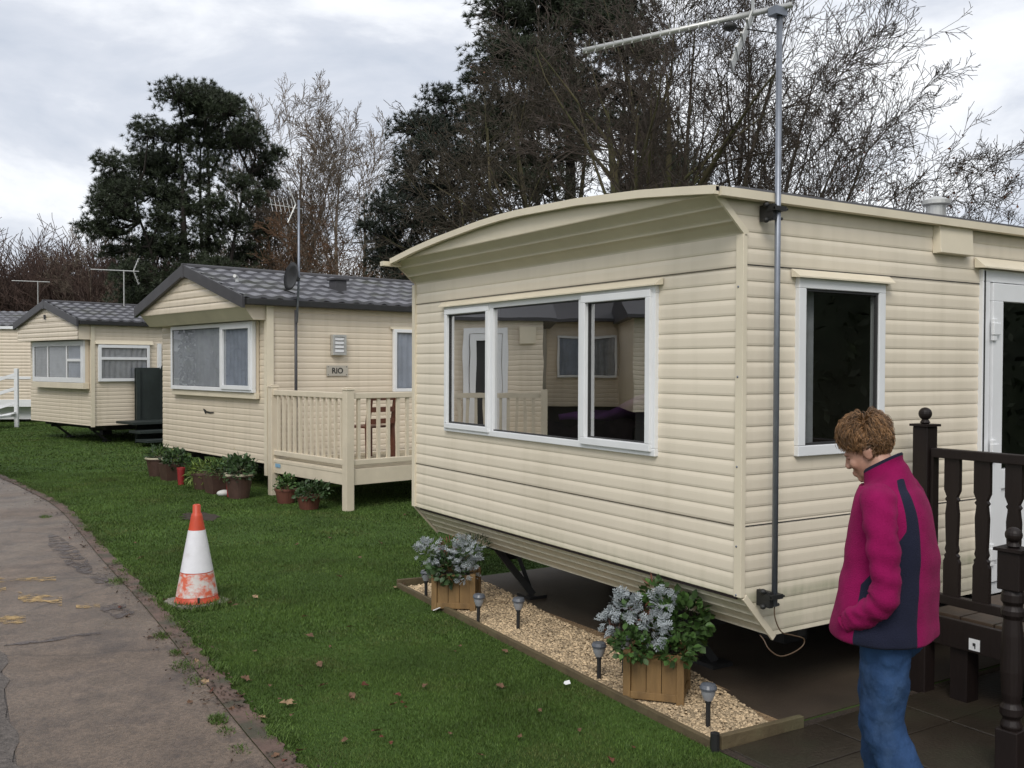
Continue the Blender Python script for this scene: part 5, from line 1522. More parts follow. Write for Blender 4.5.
b.tube([hp((0,.084,.016)), hp((0,.096,-.008)), hp((0,.106,-.026))], [.008,.010,.012], 12); E((0,.100,-.030),(.014,.012,.010))
cap(b, [(0,-.005,1.33),(0,.012,1.40),hp((0,-.015,-.05))], [.060,.053,.053], 16)
# trunk, arms, legs inside the clothes
cap(b, [(0,0,.86),(0,.0,1.0),(0,-.005,1.18),(0,-.0,1.30)], [.13,.12,.13,.10], 18)
HAND = {}
for s in (1,-1):
    sh, el, wr = (s*.165,-.02,1.305), (s*.235,-.065,1.02), (s*.195,.02,.890)
    cap(b, [sh, tuple((np.array(sh)+el)/2), el], [.046,.038,.032], 12); cap(b, [el, tuple((np.array(el)+wr)/2), wr], [.032,.030,.024], 12)
    w_ = np.array(wr); d_ = np.array((s*-.45,.58,-.38)); d_ /= np.linalg.norm(d_)
    sd_ = np.cross(d_, [s*1.0,0,.2]); sd_ /= np.linalg.norm(sd_); nn_ = np.cross(sd_, d_)
    pc_ = w_+d_*.05
    cap(b, [tuple(w_), tuple(pc_), tuple(w_+d_*.085)], [.022,.030,.028], 12)
    for k, (ln_, off) in enumerate(((.066,-.027),(.074,-.009),(.069,.009),(.054,.026))):
        k0 = w_+d_*.085+sd_*off; k1 = k0+d_*ln_*.55+nn_*.008*s; k2 = k1+d_*ln_*.42+nn_*.022*s
        cap(b, [tuple(k0),tuple(k1),tuple(k2)], [.0095,.009,.0075], 8)
    t0 = w_+d_*.035-sd_*.025; t1 = t0-sd_*.03+d_*.025; t2 = t1+d_*.03
    cap(b, [tuple(t0),tuple(t1),tuple(t2)], [.012,.011,.009], 8)
LEG = {-1: [(-.080,-.030,.86),(-.084,-.025,.49),(-.088,-.23,.09)], 1: [(.085,.015,.86),(.085,.045,.49),(.085,.01,.09)]}
for s in (1,-1):
    a_, k_, f_ = LEG[s]
    cap(b, [a_, tuple((np.array(a_)+k_)/2), k_], [.085,.072,.055], 14); cap(b, [k_, tuple((np.array(k_)*.6+np.array(f_)*.4)), f_], [.055,.050,.036], 14)
    cap(b, [f_, (f_[0], f_[1]+.07, .045), (f_[0], f_[1]+.15, .030)], [.036,.034,.025], 12)
o = b.build('body', M['skin'], wom, fixn=True, smooth=True); remesh(o, .0055, 3)
for s in (1,-1):
    b = MB(); b.ell((s*.030,.078,.003),(.012,.009,.009), HM, 12, 8); b.build('eye', M['eye'], wom, smooth=True)
# hair: scalp cap and several hundred curls
b = MB(); b.ell((0,-.016,.040),(.078,.093,.082), HM, 24, 16); b.ell((0,-.046,.0),(.060,.042,.060), HM, 20, 12); b.ell((0,.055,.092),(.052,.036,.026), HM, 16, 10)
g = np.random.default_rng(5)
k = 0
while k < 7000:
    d = g.normal(size=3); d /= np.linalg.norm(d)
    p = np.array((0,-.016,.038))+d*np.array((.079,.093,.083))
    if p[2] < .055-(.085)*(1 if p[1] < -.005 else 0)*min(1, (-p[1]+.01)/.05) - (.03 if p[1] < .02 else 0): continue
    if p[1] > .055 and p[2] < .075: continue
    if abs(p[0]) > .055 and p[1] > -.035 and p[2] < .012: continue
    if p[2] > .03 or p[1] > -.05: flow = np.array((1.6*p[0]/.08, 1.0 if p[1] > -.045 else -.8, -.25))
    else: flow = np.array((0, -.15, -1.0))
    flow = flow+g.normal(size=3)*.38
    t_ = flow-d*np.dot(flow, d); t_ /= np.linalg.norm(t_); u_ = np.cross(d, t_)
    top = max(0, p[2]-.05)/.07
    L_ = g.uniform(.030,.062)*(.75+.45*top); lift = g.uniform(.003,.022)*(.7+1.7*top); cr_ = g.uniform(.0012,.0042); ph = g.uniform(0,6.28); tw = g.uniform(2.0,5.0)
    pts = []
    for i in range(7):
        q = i/6; a_ = ph+q*tw
        pts.append(HM @ Vector(p + t_*L_*q + d*(lift*math.sin(2.2*q) - .6*(L_*q)**2/.17) + (d*math.cos(a_)+u_*math.sin(a_))*cr_*(.3+q)))
    b.tube(pts, [.0011,.0014,.0015,.0014,.0012,.0009,.0004], 3, False); k += 1
b.build('hair', M['hair'], wom, smooth=True, fixn=False)
# jacket
def sring(z, cx, cy, hx, hy, n=72, p=2.3):
    out = []
    for k in range(n):
        t = 2*math.pi*k/n; c_, s_ = math.cos(t), math.sin(t)
        out.append((cx+hx*math.copysign(abs(c_)**(2/p), c_), cy+hy*math.copysign(abs(s_)**(2/p), s_), z))
    return out
JR = [(.806,.008,.220,.170),(.813,.006,.228,.178),(.835,.006,.229,.178),(.90,.000,.222,.172),(1.0,-.008,.214,.168),(1.10,-.016,.206,.162),(1.20,-.020,.202,.150),(1.27,-.022,.196,.136),(1.32,-.018,.182,.118),(1.355,-.008,.140,.098),(1.375,.000,.098,.084),(1.39,.006,.076,.076),(1.41,.012,.067,.070),(1.43,.014,.065,.069),(1.437,.014,.060,.064),(1.415,.012,.058,.061)]
def interp_rings(JR, m=5):
    A = np.array(JR); out = []
    for i in range(len(A)-1):
        p0=A[max(i-1,0)];p1=A[i];p2=A[i+1];p3=A[min(i+2,len(A)-1)]
        for t in np.linspace(0,1,m,endpoint=False):
            out.append(.5*((2*p1)+(-p0+p2)*t+(2*p0-5*p1+4*p2-p3)*t*t+(-p0+3*p1-3*p2+p3)*t**3))
    out.append(A[-1]); return out
b = MB(); NR = 96; vs = []; pan = []
rings = interp_rings(JR, 5)
for r_ in rings:
    z, cy, hx, hy = r_
    for q in sring(z, 0, cy, hx, hy, NR):
        x_, y_, z_ = q
        n1 = mnoise.noise(Vector((x_*7, y_*7, z_*3)))*.013 + mnoise.noise(Vector((x_*4+5, y_*4, z_*14)))*.008 + abs(mnoise.noise(Vector((x_*9+z_*5, y_*9, z_*6))))*.012*min(1,max(0,(1.2-z_)/.3))
        if z_ > 1.36: n1 *= .3
        d_ = Vector((x_, y_-cy, 0)); 
        if d_.length > 0: d_.normalize()
        zt_ = z_ - (.55*(y_-cy-.01)*min(1, max(0, (z_-1.355)/.03)))
        vs.append((x_+d_.x*n1, y_+d_.y*n1, zt_))
        t = math.atan2(-(y_-cy)/hy, abs(x_)/hx)      # 0 at the flank, pi/2 at the spine
        tb = .98 + .02*max(0, (z_-1.15)/.2); t0 = -.22 + .92*min(1, max(0, (z_-1.02)/.20))
        w = .5 + min(tb-t, t-t0)*2.2
        if z_ > 1.37: w = 0 if z_ < 1.424 else 1
        pan.append(min(1, max(0, w)))
fs = []
for i in range(len(rings)-1):
    for k in range(NR):
        k2 = (k+1)%NR; fs.append((i*NR+k,i*NR+k2,(i+1)*NR+k2,(i+1)*NR+k))
b.add(vs, fs)
jk = b.build('jacket', M['fleece'], wom, smooth=True, fixn=False)
at_ = jk.data.attributes.new('panel', 'FLOAT', 'POINT'); at_.data.foreach_set('value', pan)
jk.modifiers.new('thick', 'SOLIDIFY').thickness = .006
for s in (1,-1):
    P = [(s*.130,-.010,1.335),(s*.180,-.024,1.308),(s*.215,-.045,1.225),(s*.232,-.060,1.13),(s*.242,-.072,1.05),(s*.242,-.066,.985),(s*.234,-.030,.945),(s*.222,.018,.912),(s*.208,.052,.888),(s*.198,.075,.874)]
    Rr = [.052,.064,.060,.056,.054,.055,.052,.049,.045,.041]
    PR = interp_rings([(*p, r) for p, r in zip(P, Rr)], 6)
    b = MB()
    b.tube([p[:3] for p in PR], [p[3]*(1+.035*math.sin(i*1.15)*(1 if i > 16 else .2)) for i, p in enumerate(PR)], 28)
    o = b.build('sleeve', M['fleece'], jk, smooth=True)
    me = o.data
    for v in me.vertices:
        # folds gather round the elbow and cuff
        c = v.co; n1 = mnoise.noise(Vector((c.x*11,c.y*11,c.z*22)))*.014 - abs(mnoise.noise(Vector((c.x*16+3,c.y*18,c.z*34))))*.016*(1 if c.z < 1.12 else .45)
        v.co = c + v.normal*n1
b = MB()
for z0_, z1_ in ((.80,1.44),):
    b.tube([(0,.190,.79),(0,.176,.9),(0,.150,1.1),(0,.133,1.2),(0,.104,1.31),(0,.092,1.355)], .004, 6)
b.build('zip', M['ink'], jk)
b = MB(); b.tube([(0,.189,.825),(0,.195,.805),(.002,.197,.795)],.0035,6); b.build('zip_pull', M['alu'], jk)
# jeans
b = MB()
cap(b, [(-.02,-.02,.86),(.02,-.02,.86)], [.125,.125], 20)
b.ell((0,-.03,.84),(.155,.122,.13), None, 24, 14)
for s in (1,-1):
    a_, k_, f_ = LEG[s]; pr = interp_rings([(*a_,.098),(*(np.array(a_)*.55+np.array(k_)*.45),.088),(*k_,.073),(*(np.array(k_)*.5+np.array(f_)*.5),.074),(f_[0],f_[1]-.005,.10,.082),(f_[0],f_[1]+.005,.035,.086)], 7)
    b.tube([p[:3] for p in pr], [p[3]*(1+.03*math.sin(i*1.7)) for i, p in enumerate(pr)], 24)
o = b.build('jeans', M['denim'], wom, smooth=True); remesh(o, .009, 2)
tx = bpy.data.textures.new('creases', 'CLOUDS'); tx.noise_scale = .09
dm = o.modifiers.new('creases', 'DISPLACE'); dm.texture = tx; dm.strength = .030; dm.mid_level = .5
for s in (1,-1):
    f_ = LEG[s][2]
    b = MB(); cap(b, [(f_[0],f_[1]-.03,.05),(f_[0],f_[1]+.06,.05),(f_[0],f_[1]+.17,.035)], [.05,.05,.038], 14); b.box(f_[0]-.045,f_[0]+.045,f_[1]-.075,f_[1]+.20,.0,.028)
    o = b.build('shoe', M['shoe'], wom, smooth=True); remesh(o, .008, 3)

# ------------------------------------------------------------------ trees
class TreeMesh:
    def __init__(s): s.V = []; s.F = []; s.n = 0
    def tube(s, P, r, sides):
        P = np.asarray(P); r = np.asarray(r); k = len(P)
        d = np.gradient(P, axis=0); d /= (np.linalg.norm(d, axis=1, keepdims=True)+1e-9)
        ref = np.array([0.31,0.22,.92]) if abs(d[0][2]) < .9 else np.array([1.0,.1,0])
        a = np.cross(d, ref); a /= (np.linalg.norm(a, axis=1, keepdims=True)+1e-9); c = np.cross(d, a)
        t = 2*np.pi*np.arange(sides)/sides
        ring_ = P[:,None,:]+r[:,None,None]*(a[:,None,:]*np.cos(t)[None,:,None]+c[:,None,:]*np.sin(t)[None,:,None])
        s.V.append(ring_.reshape(-1,3))
        i = np.arange(k-1)[:,None]*sides; j = np.arange(sides)[None,:]; j2 = (j+1)%sides
        s.F.append(np.stack([i+j, i+j2, i+sides+j2, i+sides+j], -1).reshape(-1,4)+s.n)
        s.n += k*sides
    def build(s, name, mtl, parent):
        if not s.V: return None
        return raw(name, np.concatenate(s.V), np.concatenate(s.F), mtl, parent)

def grow(tm_list, g, p, d, L_, r, lvl, P, tips):
    n = max(3, int(L_/P['seg'][lvl])); n = min(n, 12)
    pts = [p.copy()]; dirs = [d.copy()]
    for i in range(n):
        d = d + g.normal(size=3)*P['wander'][lvl] + np.array([0,0,P['up'][lvl]])
        d /= np.linalg.norm(d); p = p+d*L_/n; pts.append(p.copy()); dirs.append(d.copy())
    rr_ = r*(1-(1-P['taper'][lvl])*np.linspace(0,1,n+1))
    rr_ = np.maximum(rr_, P['rmin'])
    tm_list[0 if lvl <= P['trunklvl'] else 1].tube(np.array(pts), rr_, P['sides'][lvl])
    if lvl == P['max']:
        tips.append((pts[-1], d)); return
    nc = P['kids'][lvl]; nc = max(1, int(round(nc*g.uniform(.75,1.25))))
    for k in range(nc):
        t = P['start'][lvl]+(1-P['start'][lvl])*((k+g.random())/nc)
        f = t*n; i = min(int(f), n-1); q = pts[i]+(pts[i+1]-pts[i])*(f-i); dd = dirs[i+1]
        ax = np.cross(dd, g.normal(size=3)); ax /= np.linalg.norm(ax)
        an = R(P['ang'][lvl]*g.uniform(.65,1.35))
        nd = dd*math.cos(an)+ax*math.sin(an)
        if 'bias' in P: nd = nd+P['bias']*(.25 if lvl < 2 else .1)
        nd /= np.linalg.norm(nd)
        ll = L_*P['ratio'][lvl]*(1.15-.55*t)*g.uniform(.7,1.25)
        grow(tm_list, g, q, nd, ll, max(P['rmin'], (r*(1-(1-P['taper'][lvl])*t))*P['rr'][lvl]), lvl+1, P, tips)
BASE = dict(seg=[.9,.6,.4,.25,.2], wander=[.07,.11,.14,.16,.18], up=[.03,.035,.03,.02,.0], taper=[.10,.10,.14,.2,.3], rmin=.006, trunklvl=1, sides=[9,6,4,3,3], max=4, kids=[7,7,6,5,0], start=[.3,.2,.15,.15,0], ang=[38,42,45,45,0], ratio=[.55,.5,.48,.5,0], rr=[.5,.5,.5,.55,0])
def leaf_tris(pts, g, size, n):
    V = []
    for _ in range(n):
        p, d = pts[g.integers(len(pts))]
        c = np.array(p)+g.normal(size=3)*.12
        a = g.normal(size=3); a /= np.linalg.norm(a); b_ = np.cross(a, g.normal(size=3)); b_ /= np.linalg.norm(b_)
        s = size*g.uniform(.6,1.3)
        V += [c-a*s*.5, c+b_*s*.35, c+a*s*.5, c-b_*s*.35]
    V = np.array(V); return V, np.arange(len(V)).reshape(-1,4)
def bare_tree(name, label, base, stems_, params, seed, mats, leaves=None, group=None, cat='tree'):
    g = np.random.default_rng(seed)
    P = dict(BASE); P.update(params)
    t = thing(name, label, cat, tuple(base), 0, group)
    tm = [TreeMesh(), TreeMesh()]; tips = []
    for (off, d, L_, r) in stems_:
        d = np.array(d, float); d /= np.linalg.norm(d)
        grow(tm, g, np.array(off, float), d, L_, r, 0, P, tips)
    tm[0].build('trunk', mats[0], t); cr = tm[1].build('crown', mats[1], t)
    if leaves:
        mtl, n, size, sel = leaves
        q = [x for x in tips if sel(x[0])]
        if q:
            V, Fc = leaf_tris(q, g, size, n); raw('leaves', V, Fc, mtl, t)
    return t, tips
def ground_at(px, Z):
    p = at(px, 366, Z); return np.array([p[0], p[1], 0.0])
RT = rt; FW = np.array([fw[0], fw[1], 0]); FW /= np.linalg.norm(FW); UPZ = np.array([0,0,1.0])
def dirv(r_, u_, f_=0): return RT*r_+UPZ*u_+FW*f_

# conifer with needle pads
def needles(g, centers, dirs, n_per, Ln, wn):
    k = len(centers); C = np.repeat(np.array(centers), n_per, 0); D = np.repeat(np.array(dirs), n_per, 0)
    n = len(C); rd = g.normal(size=(n,3)); rd /= np.linalg.norm(rd, axis=1, keepdims=True)
    ax = D*.75+rd; ax /= np.linalg.norm(ax, axis=1, keepdims=True)
    sd_ = np.cross(ax, g.normal(size=(n,3))); sd_ /= np.linalg.norm(sd_, axis=1, keepdims=True)
    L_ = Ln*g.uniform(.6,1.2,(n,1)); b0 = C+ax*L_*.08
    V = np.stack([b0-sd_*wn*.5, b0+sd_*wn*.5, C+ax*L_+g.normal(size=(n,3))*.01], 1).reshape(-1,3)
    return V, np.arange(3*n).reshape(-1,3)
def conifer(name, label, base, trunks, pads, seed, mtl, tuft=.30, dens=1.0, bark=None, n_per=22, wn=.03, fill=None):
    """pads: (r, u, f, radius_r, radius_u) offsets from the base in metres: right, up, away"""
    g = np.random.default_rng(seed)
    t = thing(name, label, 'tree', tuple(base))
    tmx = TreeMesh(); limbs = TreeMesh(); C = []; D = []
    lines = []
    for (r0, f0, r1, f1, H, rad) in trunks:
        n = 9; z = np.linspace(0, H, n)[:,None]; s = np.linspace(0,1,n)[:,None]
        P = RT*(r0+(r1-r0)*s**1.3)+FW*(f0+(f1-f0)*s)+UPZ*z+g.normal(size=(n,3))*.06*s
        tmx.tube(P, rad*(1-.8*np.linspace(0,1,n)), 8); lines.append(P)
    for (r_, u_, f_, a, c_) in pads:
        c = RT*r_+UPZ*u_+FW*f_
        # limb from the closest trunk, leaving it lower down
        best = None
        for P in lines:
            dd = np.linalg.norm((P-c)*np.array([1,1,.8])+np.array([0,0,.5*a]), axis=1); i = int(np.argmin(dd))
            if best is None or dd[i] < best[0]: best = (dd[i], P[i])
        p0 = best[1]; mid = (p0+c)/2+np.array([0,0,-.15])+g.normal(size=3)*.1
        limbs.tube(np.array([p0,mid,c]), np.array([.06,.045,.025]), 5)
        n = int(34*dens*(a*a*c_)**(.62)*3.6)+12
        for k in range(n):
            d = g.normal(size=3); d /= np.linalg.norm(d)
            if d[2] < -.35 and g.random() < .75: d[2] = -d[2]
            q = g.random()**.45
            p = c+(RT*d[0]*a+FW*d[1]*a+UPZ*d[2]*c_)*q*g.uniform(.85,1.1)
            C.append(p); dd = d*.8+np.array([0,0,.5]); D.append(dd/np.linalg.norm(dd))
            if k % 3 == 0: limbs.tube(np.array([c+(p-c)*.1, c+(p-c)*.6+g.normal(size=3)*.05, p]), np.array([.022,.014,.008]), 3)
    if fill:
        n_, R0, zb_, zt_ = fill
        for k in range(n_):
            u_ = g.random()**.8; z_ = zb_+(zt_-zb_)*u_; rad_ = R0*(1-u_**1.6)**.62
            a_ = g.uniform(0, 6.283); q_ = g.random()**.4*rad_
            p = RT*math.cos(a_)*q_+FW*math.sin(a_)*q_*.8+UPZ*z_; C.append(p)
            dd = (RT*math.cos(a_)+FW*math.sin(a_))*.7+UPZ*.6; D.append(dd/np.linalg.norm(dd))
    tmx.build('trunk', bark or M['bark_dark'], t); limbs.build('limbs', bark or M['bark_dark'], t)
    V, Fc = needles(g, C, D, n_per, tuft, wn)
    raw('crown', V, Fc, mtl, t)
    return t
def px_pads(lst, px0, Z, seed, extra=1):
    """pads given as pixel blobs (x, y, radius) at distance Z, spread in depth"""
    g = np.random.default_rng(seed); out = []
    for it in lst:
        x, y, r = it[:3]; s = Z/F_PX
        f = g.uniform(-1,1)*1.6*(it[3] if len(it) > 3 else 1)
        out.append(((x-px0)*s, CAM_H+(366-y)*s, f, r*s*1.55, r*s*1.15))
    return out
# left pine
Z = 38.0
pads = px_pads([(190,112,18),(215,112,15),(165,205,14),(195,215,12),(230,215,12),(215,235,14),(240,225,12),(240,125,17),(205,130,16),(158,146,16),(180,145,16),(225,150,14),(255,150,15),(135,165,15),(160,170,16),(255,170,12),(120,195,16),(145,195,17),(170,195,13),(110,212,14),(125,222,17),(150,225,15),(250,190,10),(112,240,14),(130,250,17),(155,255,18),(180,250,15),(118,275,16),(145,285,18),(175,285,20),(205,275,17),(230,280,17),(205,250,11),(240,255,14),(260,285,16),(100,255,10),(215,290,18),(185,300,20),(240,300,18),(268,205,9),(262,228,8),(270,160,8),(275,185,7),(190,180,9),(210,170,9),(140,305,20),(120,300,16),(172,225,10),(235,135,12),(200,118,15)], 195, Z, 3)
pads += px_pads([(138,158,14),(122,176,14),(148,175,17),(112,190,15),(108,215,15),(102,238,13),(128,205,16),(262,140,12),(272,150,10),(232,112,14),(202,97,14),(222,100,12)], 195, Z, 31)
pads = [(q[0]*.92,)+q[1:] for q in pads]
conifer('pine_tree', 'rounded dark pine behind the tiled caravans on the left', ground_at(195, Z), [(0,0,-.7,.2,11.0,.22),(.4,.3,.5,.3,10.5,.2),(-.3,-.3,-2.2,-.5,8.5,.16),(.7,0,2.0,.2,9.5,.16),(.2,.5,-.1,.9,10.6,.16)], pads, 5, M['needle'], .20, 1.6, n_per=26, wn=.024, fill=(1500, 3.6, 2.0, 11.4))
# second pine (left edge of the big mass)
Z = 30.0
pads = px_pads([(440,100,17),(425,118,16),(450,125,18),(412,140,16),(435,145,18),(405,165,16),(430,170,20),(455,160,18),(398,190,18),(420,200,20),(450,195,22),(390,215,17),(415,230,22),(445,230,22),(385,240,15),(400,255,20),(430,260,22),(460,255,22),(378,262,14),(395,275,18),(425,282,22),(372,235,9),(470,215,20),(475,175,18),(470,280,20)], 440, Z, 7)
conifer('pine_tree', 'dense dark pine left of the large bare tree, its left edge against the sky', ground_at(440, Z), [(0,0,0,0,9.6,.2),(.2,.2,-.5,.3,8.5,.15)], pads, 8, M['needle_blue'], .17, 1.9, n_per=22, wn=.022)
# tall pine in the centre, top out of frame
Z = 33.0
pads = px_pads([(530,10,34),(500,25,24),(560,20,34),(590,0,34),(620,15,30),(640,35,22),(520,45,30),(550,55,30),(590,45,30),(620,60,26),(648,60,18),(500,75,26),(530,90,30),(565,90,30),(600,85,24),(495,110,24),(480,90,16),(520,125,28),(555,130,28),(590,125,22),(490,145,24),(520,160,26),(640,90,18),(660,110,18),(650,130,20),(670,150,22),(655,170,22),(680,175,20),(640,190,22),(550,-25,40),(600,-35,40),(510,-15,26),(620,130,18),(545,165,22),(500,190,24),(540,200,22),(660,200,24),(690,195,14),(628,-10,24),(470,120,14),(575,160,18)], 570, Z, 9)
conifer('pine_tree', 'tall dense dark pine above the near caravan roof, its top out of frame', ground_at(570, Z), [(0,0,0,0,16.0,.3),(1.2,.4,2.0,.5,13,.2),(-.8,.3,-1.4,.4,12,.2)], pads, 10, M['needle'], .19, 1.6, n_per=24, wn=.024)
# big bare trees around it
bare_tree('bare_tree', 'leafless brown-twigged tree in front of the dark pines, branches reaching left at the top', ground_at(545, 26), [((0,0,0), dirv(-.10,1,0), 9.0, .20), (RT*.4, dirv(.10,1,.1), 9.0, .20), (RT*-.4, dirv(-.26,1,.0), 8.6, .15), (RT*1.5, dirv(.06,1,-.1), 9.0, .22), (RT*-.2+FW*.4, dirv(-.22,1,.25), 9, .15), (RT*-.9, dirv(-.15,1,.1), 6.5, .12)],
    dict(kids=[9,8,6,4,0], ratio=[.50,.52,.5,.5,0], start=[.18,.2,.15,.15,0], rmin=.0075, up=[.02,.03,.03,.02,0], ang=[48,45,45,45,0]), 21, (M['bark_mossy'], M['twig_dark']), leaves=(M['dead_leaf'], 300, .08, lambda p: True))
bare_tree('bare_tree', 'large leafless multi-stemmed tree behind the mast, branches fanning to the right', ground_at(715, 22), [((0,0,0), dirv(.02,1,0), 9.5, .12), (RT*-.35, dirv(-.14,1,.1), 10.0, .11), (RT*.3, dirv(.30,1,0), 8.6, .11), (RT*.5, dirv(.58,1,-.1), 7.4, .12), (RT*.6, dirv(.85,1,.1), 7.4, .11), (RT*.2+FW*.4, dirv(.13,1,.2), 9.5, .11), (RT*.7, dirv(1.2,1,0), 6.8, .075), (RT*.9, dirv(.36,1,.3), 8.4, .11)],
    dict(kids=[12,7,6,4,0], ratio=[.50,.5,.5,.55,0], start=[.14,.15,.15,.15,0], ang=[32,36,38,40,0], wander=[.035,.06,.06,.055,.05], up=[.010,.03,.03,.02,0], rmin=.0058, rr=[.48,.5,.5,.55,0]), 33, (M['bark'], M['twig']), leaves=(M['dead_leaf'], 700, .075, lambda p: float(np.dot(p, RT)) > 2.2 and p[2] < 6.5))
bare_tree('bare_tree', 'thick mossy trunk forking behind the aerial boom', ground_at(618, 21.5), [((0,0,0), dirv(-.05,1,0), 7.5, .34), (RT*.9, dirv(.12,1,.1), 9.5, .32), (RT*.5, dirv(.36,1,0), 8.5, .22)],
    dict(kids=[6,7,6,4,0], ratio=[.6,.55,.5,.5,0], start=[.35,.2,.15,.15,0], rmin=.007), 45, (M['bark_mossy'], M['twig']))
bare_tree('bare_tree', 'slender leafless tree at far right beyond the near caravan roof', ground_at(985, 34), [((0,0,0), dirv(-.02,1,0), 5.2, .09), (RT*.6, dirv(.10,1,0), 5.0, .08), (RT*-.7, dirv(-.14,1,0), 4.8, .08), (RT*1.3, dirv(.2,1,0), 4.5, .07), (RT*-1.4, dirv(-.1,1,.1), 4.2, .07)],
    dict(kids=[8,6,5,3,0], ratio=[.42,.5,.5,.5,0], start=[.25,.15,.15,.15,0], ang=[24,28,32,36,0], rmin=.010), 57, (M['bark'], M['twig']))
# pale bare trees right of the left pine
bare_tree('bare_tree', 'tall pale leafless tree right beside the rounded pine', ground_at(282, 42), [((0,0,0), dirv(-.02,1,0), 11.2, .20), (RT*.15, dirv(-.13,1,.1), 11.4, .15), (RT*.2, dirv(.16,1,0), 10.6, .14), (RT*-.2, dirv(-.24,1,0), 8.8, .11), (RT*.2, dirv(.07,1,-.1), 11.0, .14)],
    dict(kids=[12,8,5,4,0], ratio=[.40,.52,.52,.55,0], start=[.30,.15,.15,.15,0], ang=[34,34,34,34,0], wander=[.05,.08,.07,.06,.05], rmin=.0095, up=[.03,.06,.04,.03,0]), 61, (M['twig_pale'], M['twig_pale']))
bare_tree('bare_tree', 'pale leafless tree with rounded crown left of the dense dark pine', ground_at(345, 40), [((0,0,0), dirv(-.06,1,0), 10.2, .18), (RT*.1, dirv(.16,1,.1), 9.6, .15), (RT*.0, dirv(-.24,1,0), 7.6, .12), (RT*.1, dirv(.34,1,0), 7.2, .12)],
    dict(kids=[11,8,5,4,0], ratio=[.44,.52,.52,.55,0], start=[.25,.15,.15,.15,0], ang=[38,36,36,36,0], wander=[.05,.08,.07,.06,.05], rmin=.0095, up=[.03,.05,.04,.03,0]), 67, (M['twig_pale'], M['twig_pale']))
bare_tree('willow_tree', 'orange-twigged willow low behind the middle caravan roof', ground_at(312, 36), [((0,0,0), dirv(-.06,1,0), 6.6, .14), (RT*.3, dirv(.12,1,0), 6.2, .12), (RT*-.3, dirv(-.18,1,.1), 5.8, .10), (RT*.5, dirv(.2,1,-.2), 5.2, .09)],
    dict(kids=[7,6,5,4,0], ratio=[.52,.5,.55,.5,0], start=[.2,.15,.15,.15,0], ang=[34,38,40,38,0], up=[.02,.01,-.04,-.06,-.05], rmin=.009), 71, (M['bark'], M['twig_orange']))
bare_tree('bare_tree', 'pale leafless tree half hidden left of the rounded pine', ground_at(98, 46), [((0,0,0), dirv(-.03,1,0), 7.0, .12), (RT*-.3, dirv(-.2,1,0), 6.3, .1), (RT*.3, dirv(.12,1,0), 6.8, .1)],
    dict(kids=[8,7,5,4,0], ratio=[.42,.5,.5,.5,0], start=[.3,.15,.15,.15,0], ang=[30,32,36,38,0], rmin=.010), 73, (M['twig_pale'], M['twig_pale']))
# far wood: one mass of bare brown scrub closing the horizon
def scrub(n, Z0, Z1, px0, px1, h0, h1, seed, mtl, name, label, hfun=None):
    g = np.random.default_rng(seed); tm = TreeMesh()
    P = dict(BASE); P.update(dict(max=2, kids=[11,6,0,0,0], ratio=[.5,.5,.5,.5,0], start=[.1,.15,.15,.15,0], ang=[28,34,38,38,0], rmin=.014, sides=[4,3,3,3,3], trunklvl=9))
    for k in range(n):
        px = g.uniform(px0, px1); Z = g.uniform(Z0, Z1); p = at(px, 366, Z); p[2] = 0
        h = g.uniform(h0, h1)*(hfun(px) if hfun else 1)
        for s in range(4):
            d = np.array([g.normal()*.22, g.normal()*.22, 1]); d /= np.linalg.norm(d)
            grow([tm, tm], g, p+np.append(g.normal(size=2)*.5, 0), d, h*g.uniform(.5,.75), .05, 0, P, [])
    o = tm.build(name, mtl, None); tag(o, label, 'woodland', None, 'stuff'); return o
scrub(210, 46, 60, -120, 300, 8.0, 10.5, 81, M['twig_red'], 'woodland', 'far brown leafless wood closing off the left horizon')
scrub(120, 40, 55, 250, 820, 4.0, 6.5, 83, M['twig'], 'scrub', 'brown leafless undergrowth beneath the trees in the middle')
scrub(70, 40, 60, 800, 1400, 3.5, 5.0, 85, M['twig'], 'hedgerow', 'leafless hedgerow behind the near caravan on the right')
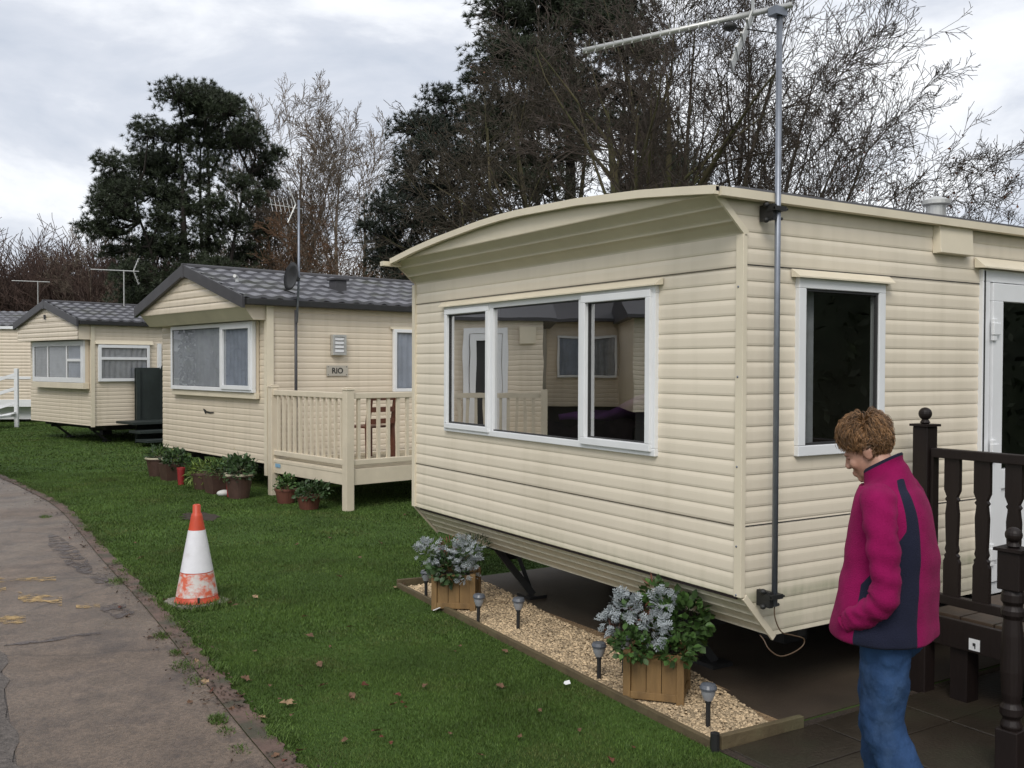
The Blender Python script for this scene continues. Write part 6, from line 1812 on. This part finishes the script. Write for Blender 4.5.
def thicket(name, label, base, w, h, dpt, n, seed, mtl, size, RT=rt, FW=np.array([fw[0], fw[1], 0])):
    g = np.random.default_rng(seed)
    t = thing(name, label, 'shrub', tuple(base))
    V = []
    c = g.random((n,3)); p = RT*((c[:,:1]-.5)*w)+FW*((c[:,1:2]-.5)*dpt)+UPZ*(c[:,2:3]**.9*h*(1-.5*np.abs(c[:,:1]-.5)))
    a = g.normal(size=(n,3)); a /= np.linalg.norm(a,axis=1,keepdims=True); b_ = np.cross(a, g.normal(size=(n,3))); b_ /= np.linalg.norm(b_,axis=1,keepdims=True)
    s = size*g.uniform(.6,1.4,(n,1))
    V = np.stack([p-a*s, p+b_*s*.5, p+a*s, p-b_*s*.5],1).reshape(-1,3)
    raw('foliage', V, np.arange(4*n).reshape(-1,4), mtl, t)
    mb = MB(); m_ = 26; vs = []
    for i in range(m_+1):
        u_ = i/m_-.5
        for j in range(9):
            a_ = math.pi*j/8; hh = h*.80*(1-.5*abs(u_))*(1+.08*math.sin(i*2.3+j))
            vs.append(tuple(RT*u_*w*.94+FW*math.cos(a_)*dpt*.36*(1+.15*math.sin(i*1.7))+UPZ*(math.sin(a_)**.5)*hh))
    mb.add(vs, [(9*i+j,9*i+j+1,9*i+10+j,9*i+9+j) for i in range(m_) for j in range(8)]); mb.build('blocker_core', M['needle'], t, smooth=True)  # solid core added so no sky shows through the leaves
    tm = TreeMesh()
    for k in range(24):
        q = RT*((g.random()-.5)*w)+FW*((g.random()-.5)*dpt); tm.tube(np.array([q*.8, q+UPZ*h*.4, q+UPZ*h*.85+g.normal(size=3)*.2]), np.array([.04,.025,.01]), 4)
    tm.build('stem', M['bark_dark'], t)
thicket('evergreen_shrub', 'dark evergreen shrub low behind the left tiled caravan', ground_at(110, 41), 7.0, 3.4, 1.5, 5000, 91, M['needle'], .16)
thicket('evergreen_shrub', 'dark evergreen shrub behind the middle caravan ridge', ground_at(232, 40), 6.0, 3.6, 1.5, 4500, 92, M['needle'], .16)

a_ = refl_pt(640, 27.0); q_ = refl_pt(470, 27.0); ax_ = (q_-a_)/np.linalg.norm(q_-a_); a_ = refl_pt(560, 27.0)
thicket('sky_blocker_hedge', 'tall dark evergreen hedge added off-frame across the path to darken the front window reflection', a_, 14.0, 8.5, 2.5, 30000, 93, M['needle'], .10, ax_, np.array([-ax_[1], ax_[0], 0]))  # added out of view to mask the sky mirrored in the front window
ax_ = np.array([.62, .78, 0])
thicket('sky_blocker_hedge', 'tall dark evergreen hedge added off-frame to the right to darken the side window reflection', np.array([14.5, -4.5, 0]), 20.0, 7.0, 2.5, 34000, 94, M['needle'], .10, ax_, np.array([-ax_[1], ax_[0], 0]))  # added out of view to keep the side window's reflection dark
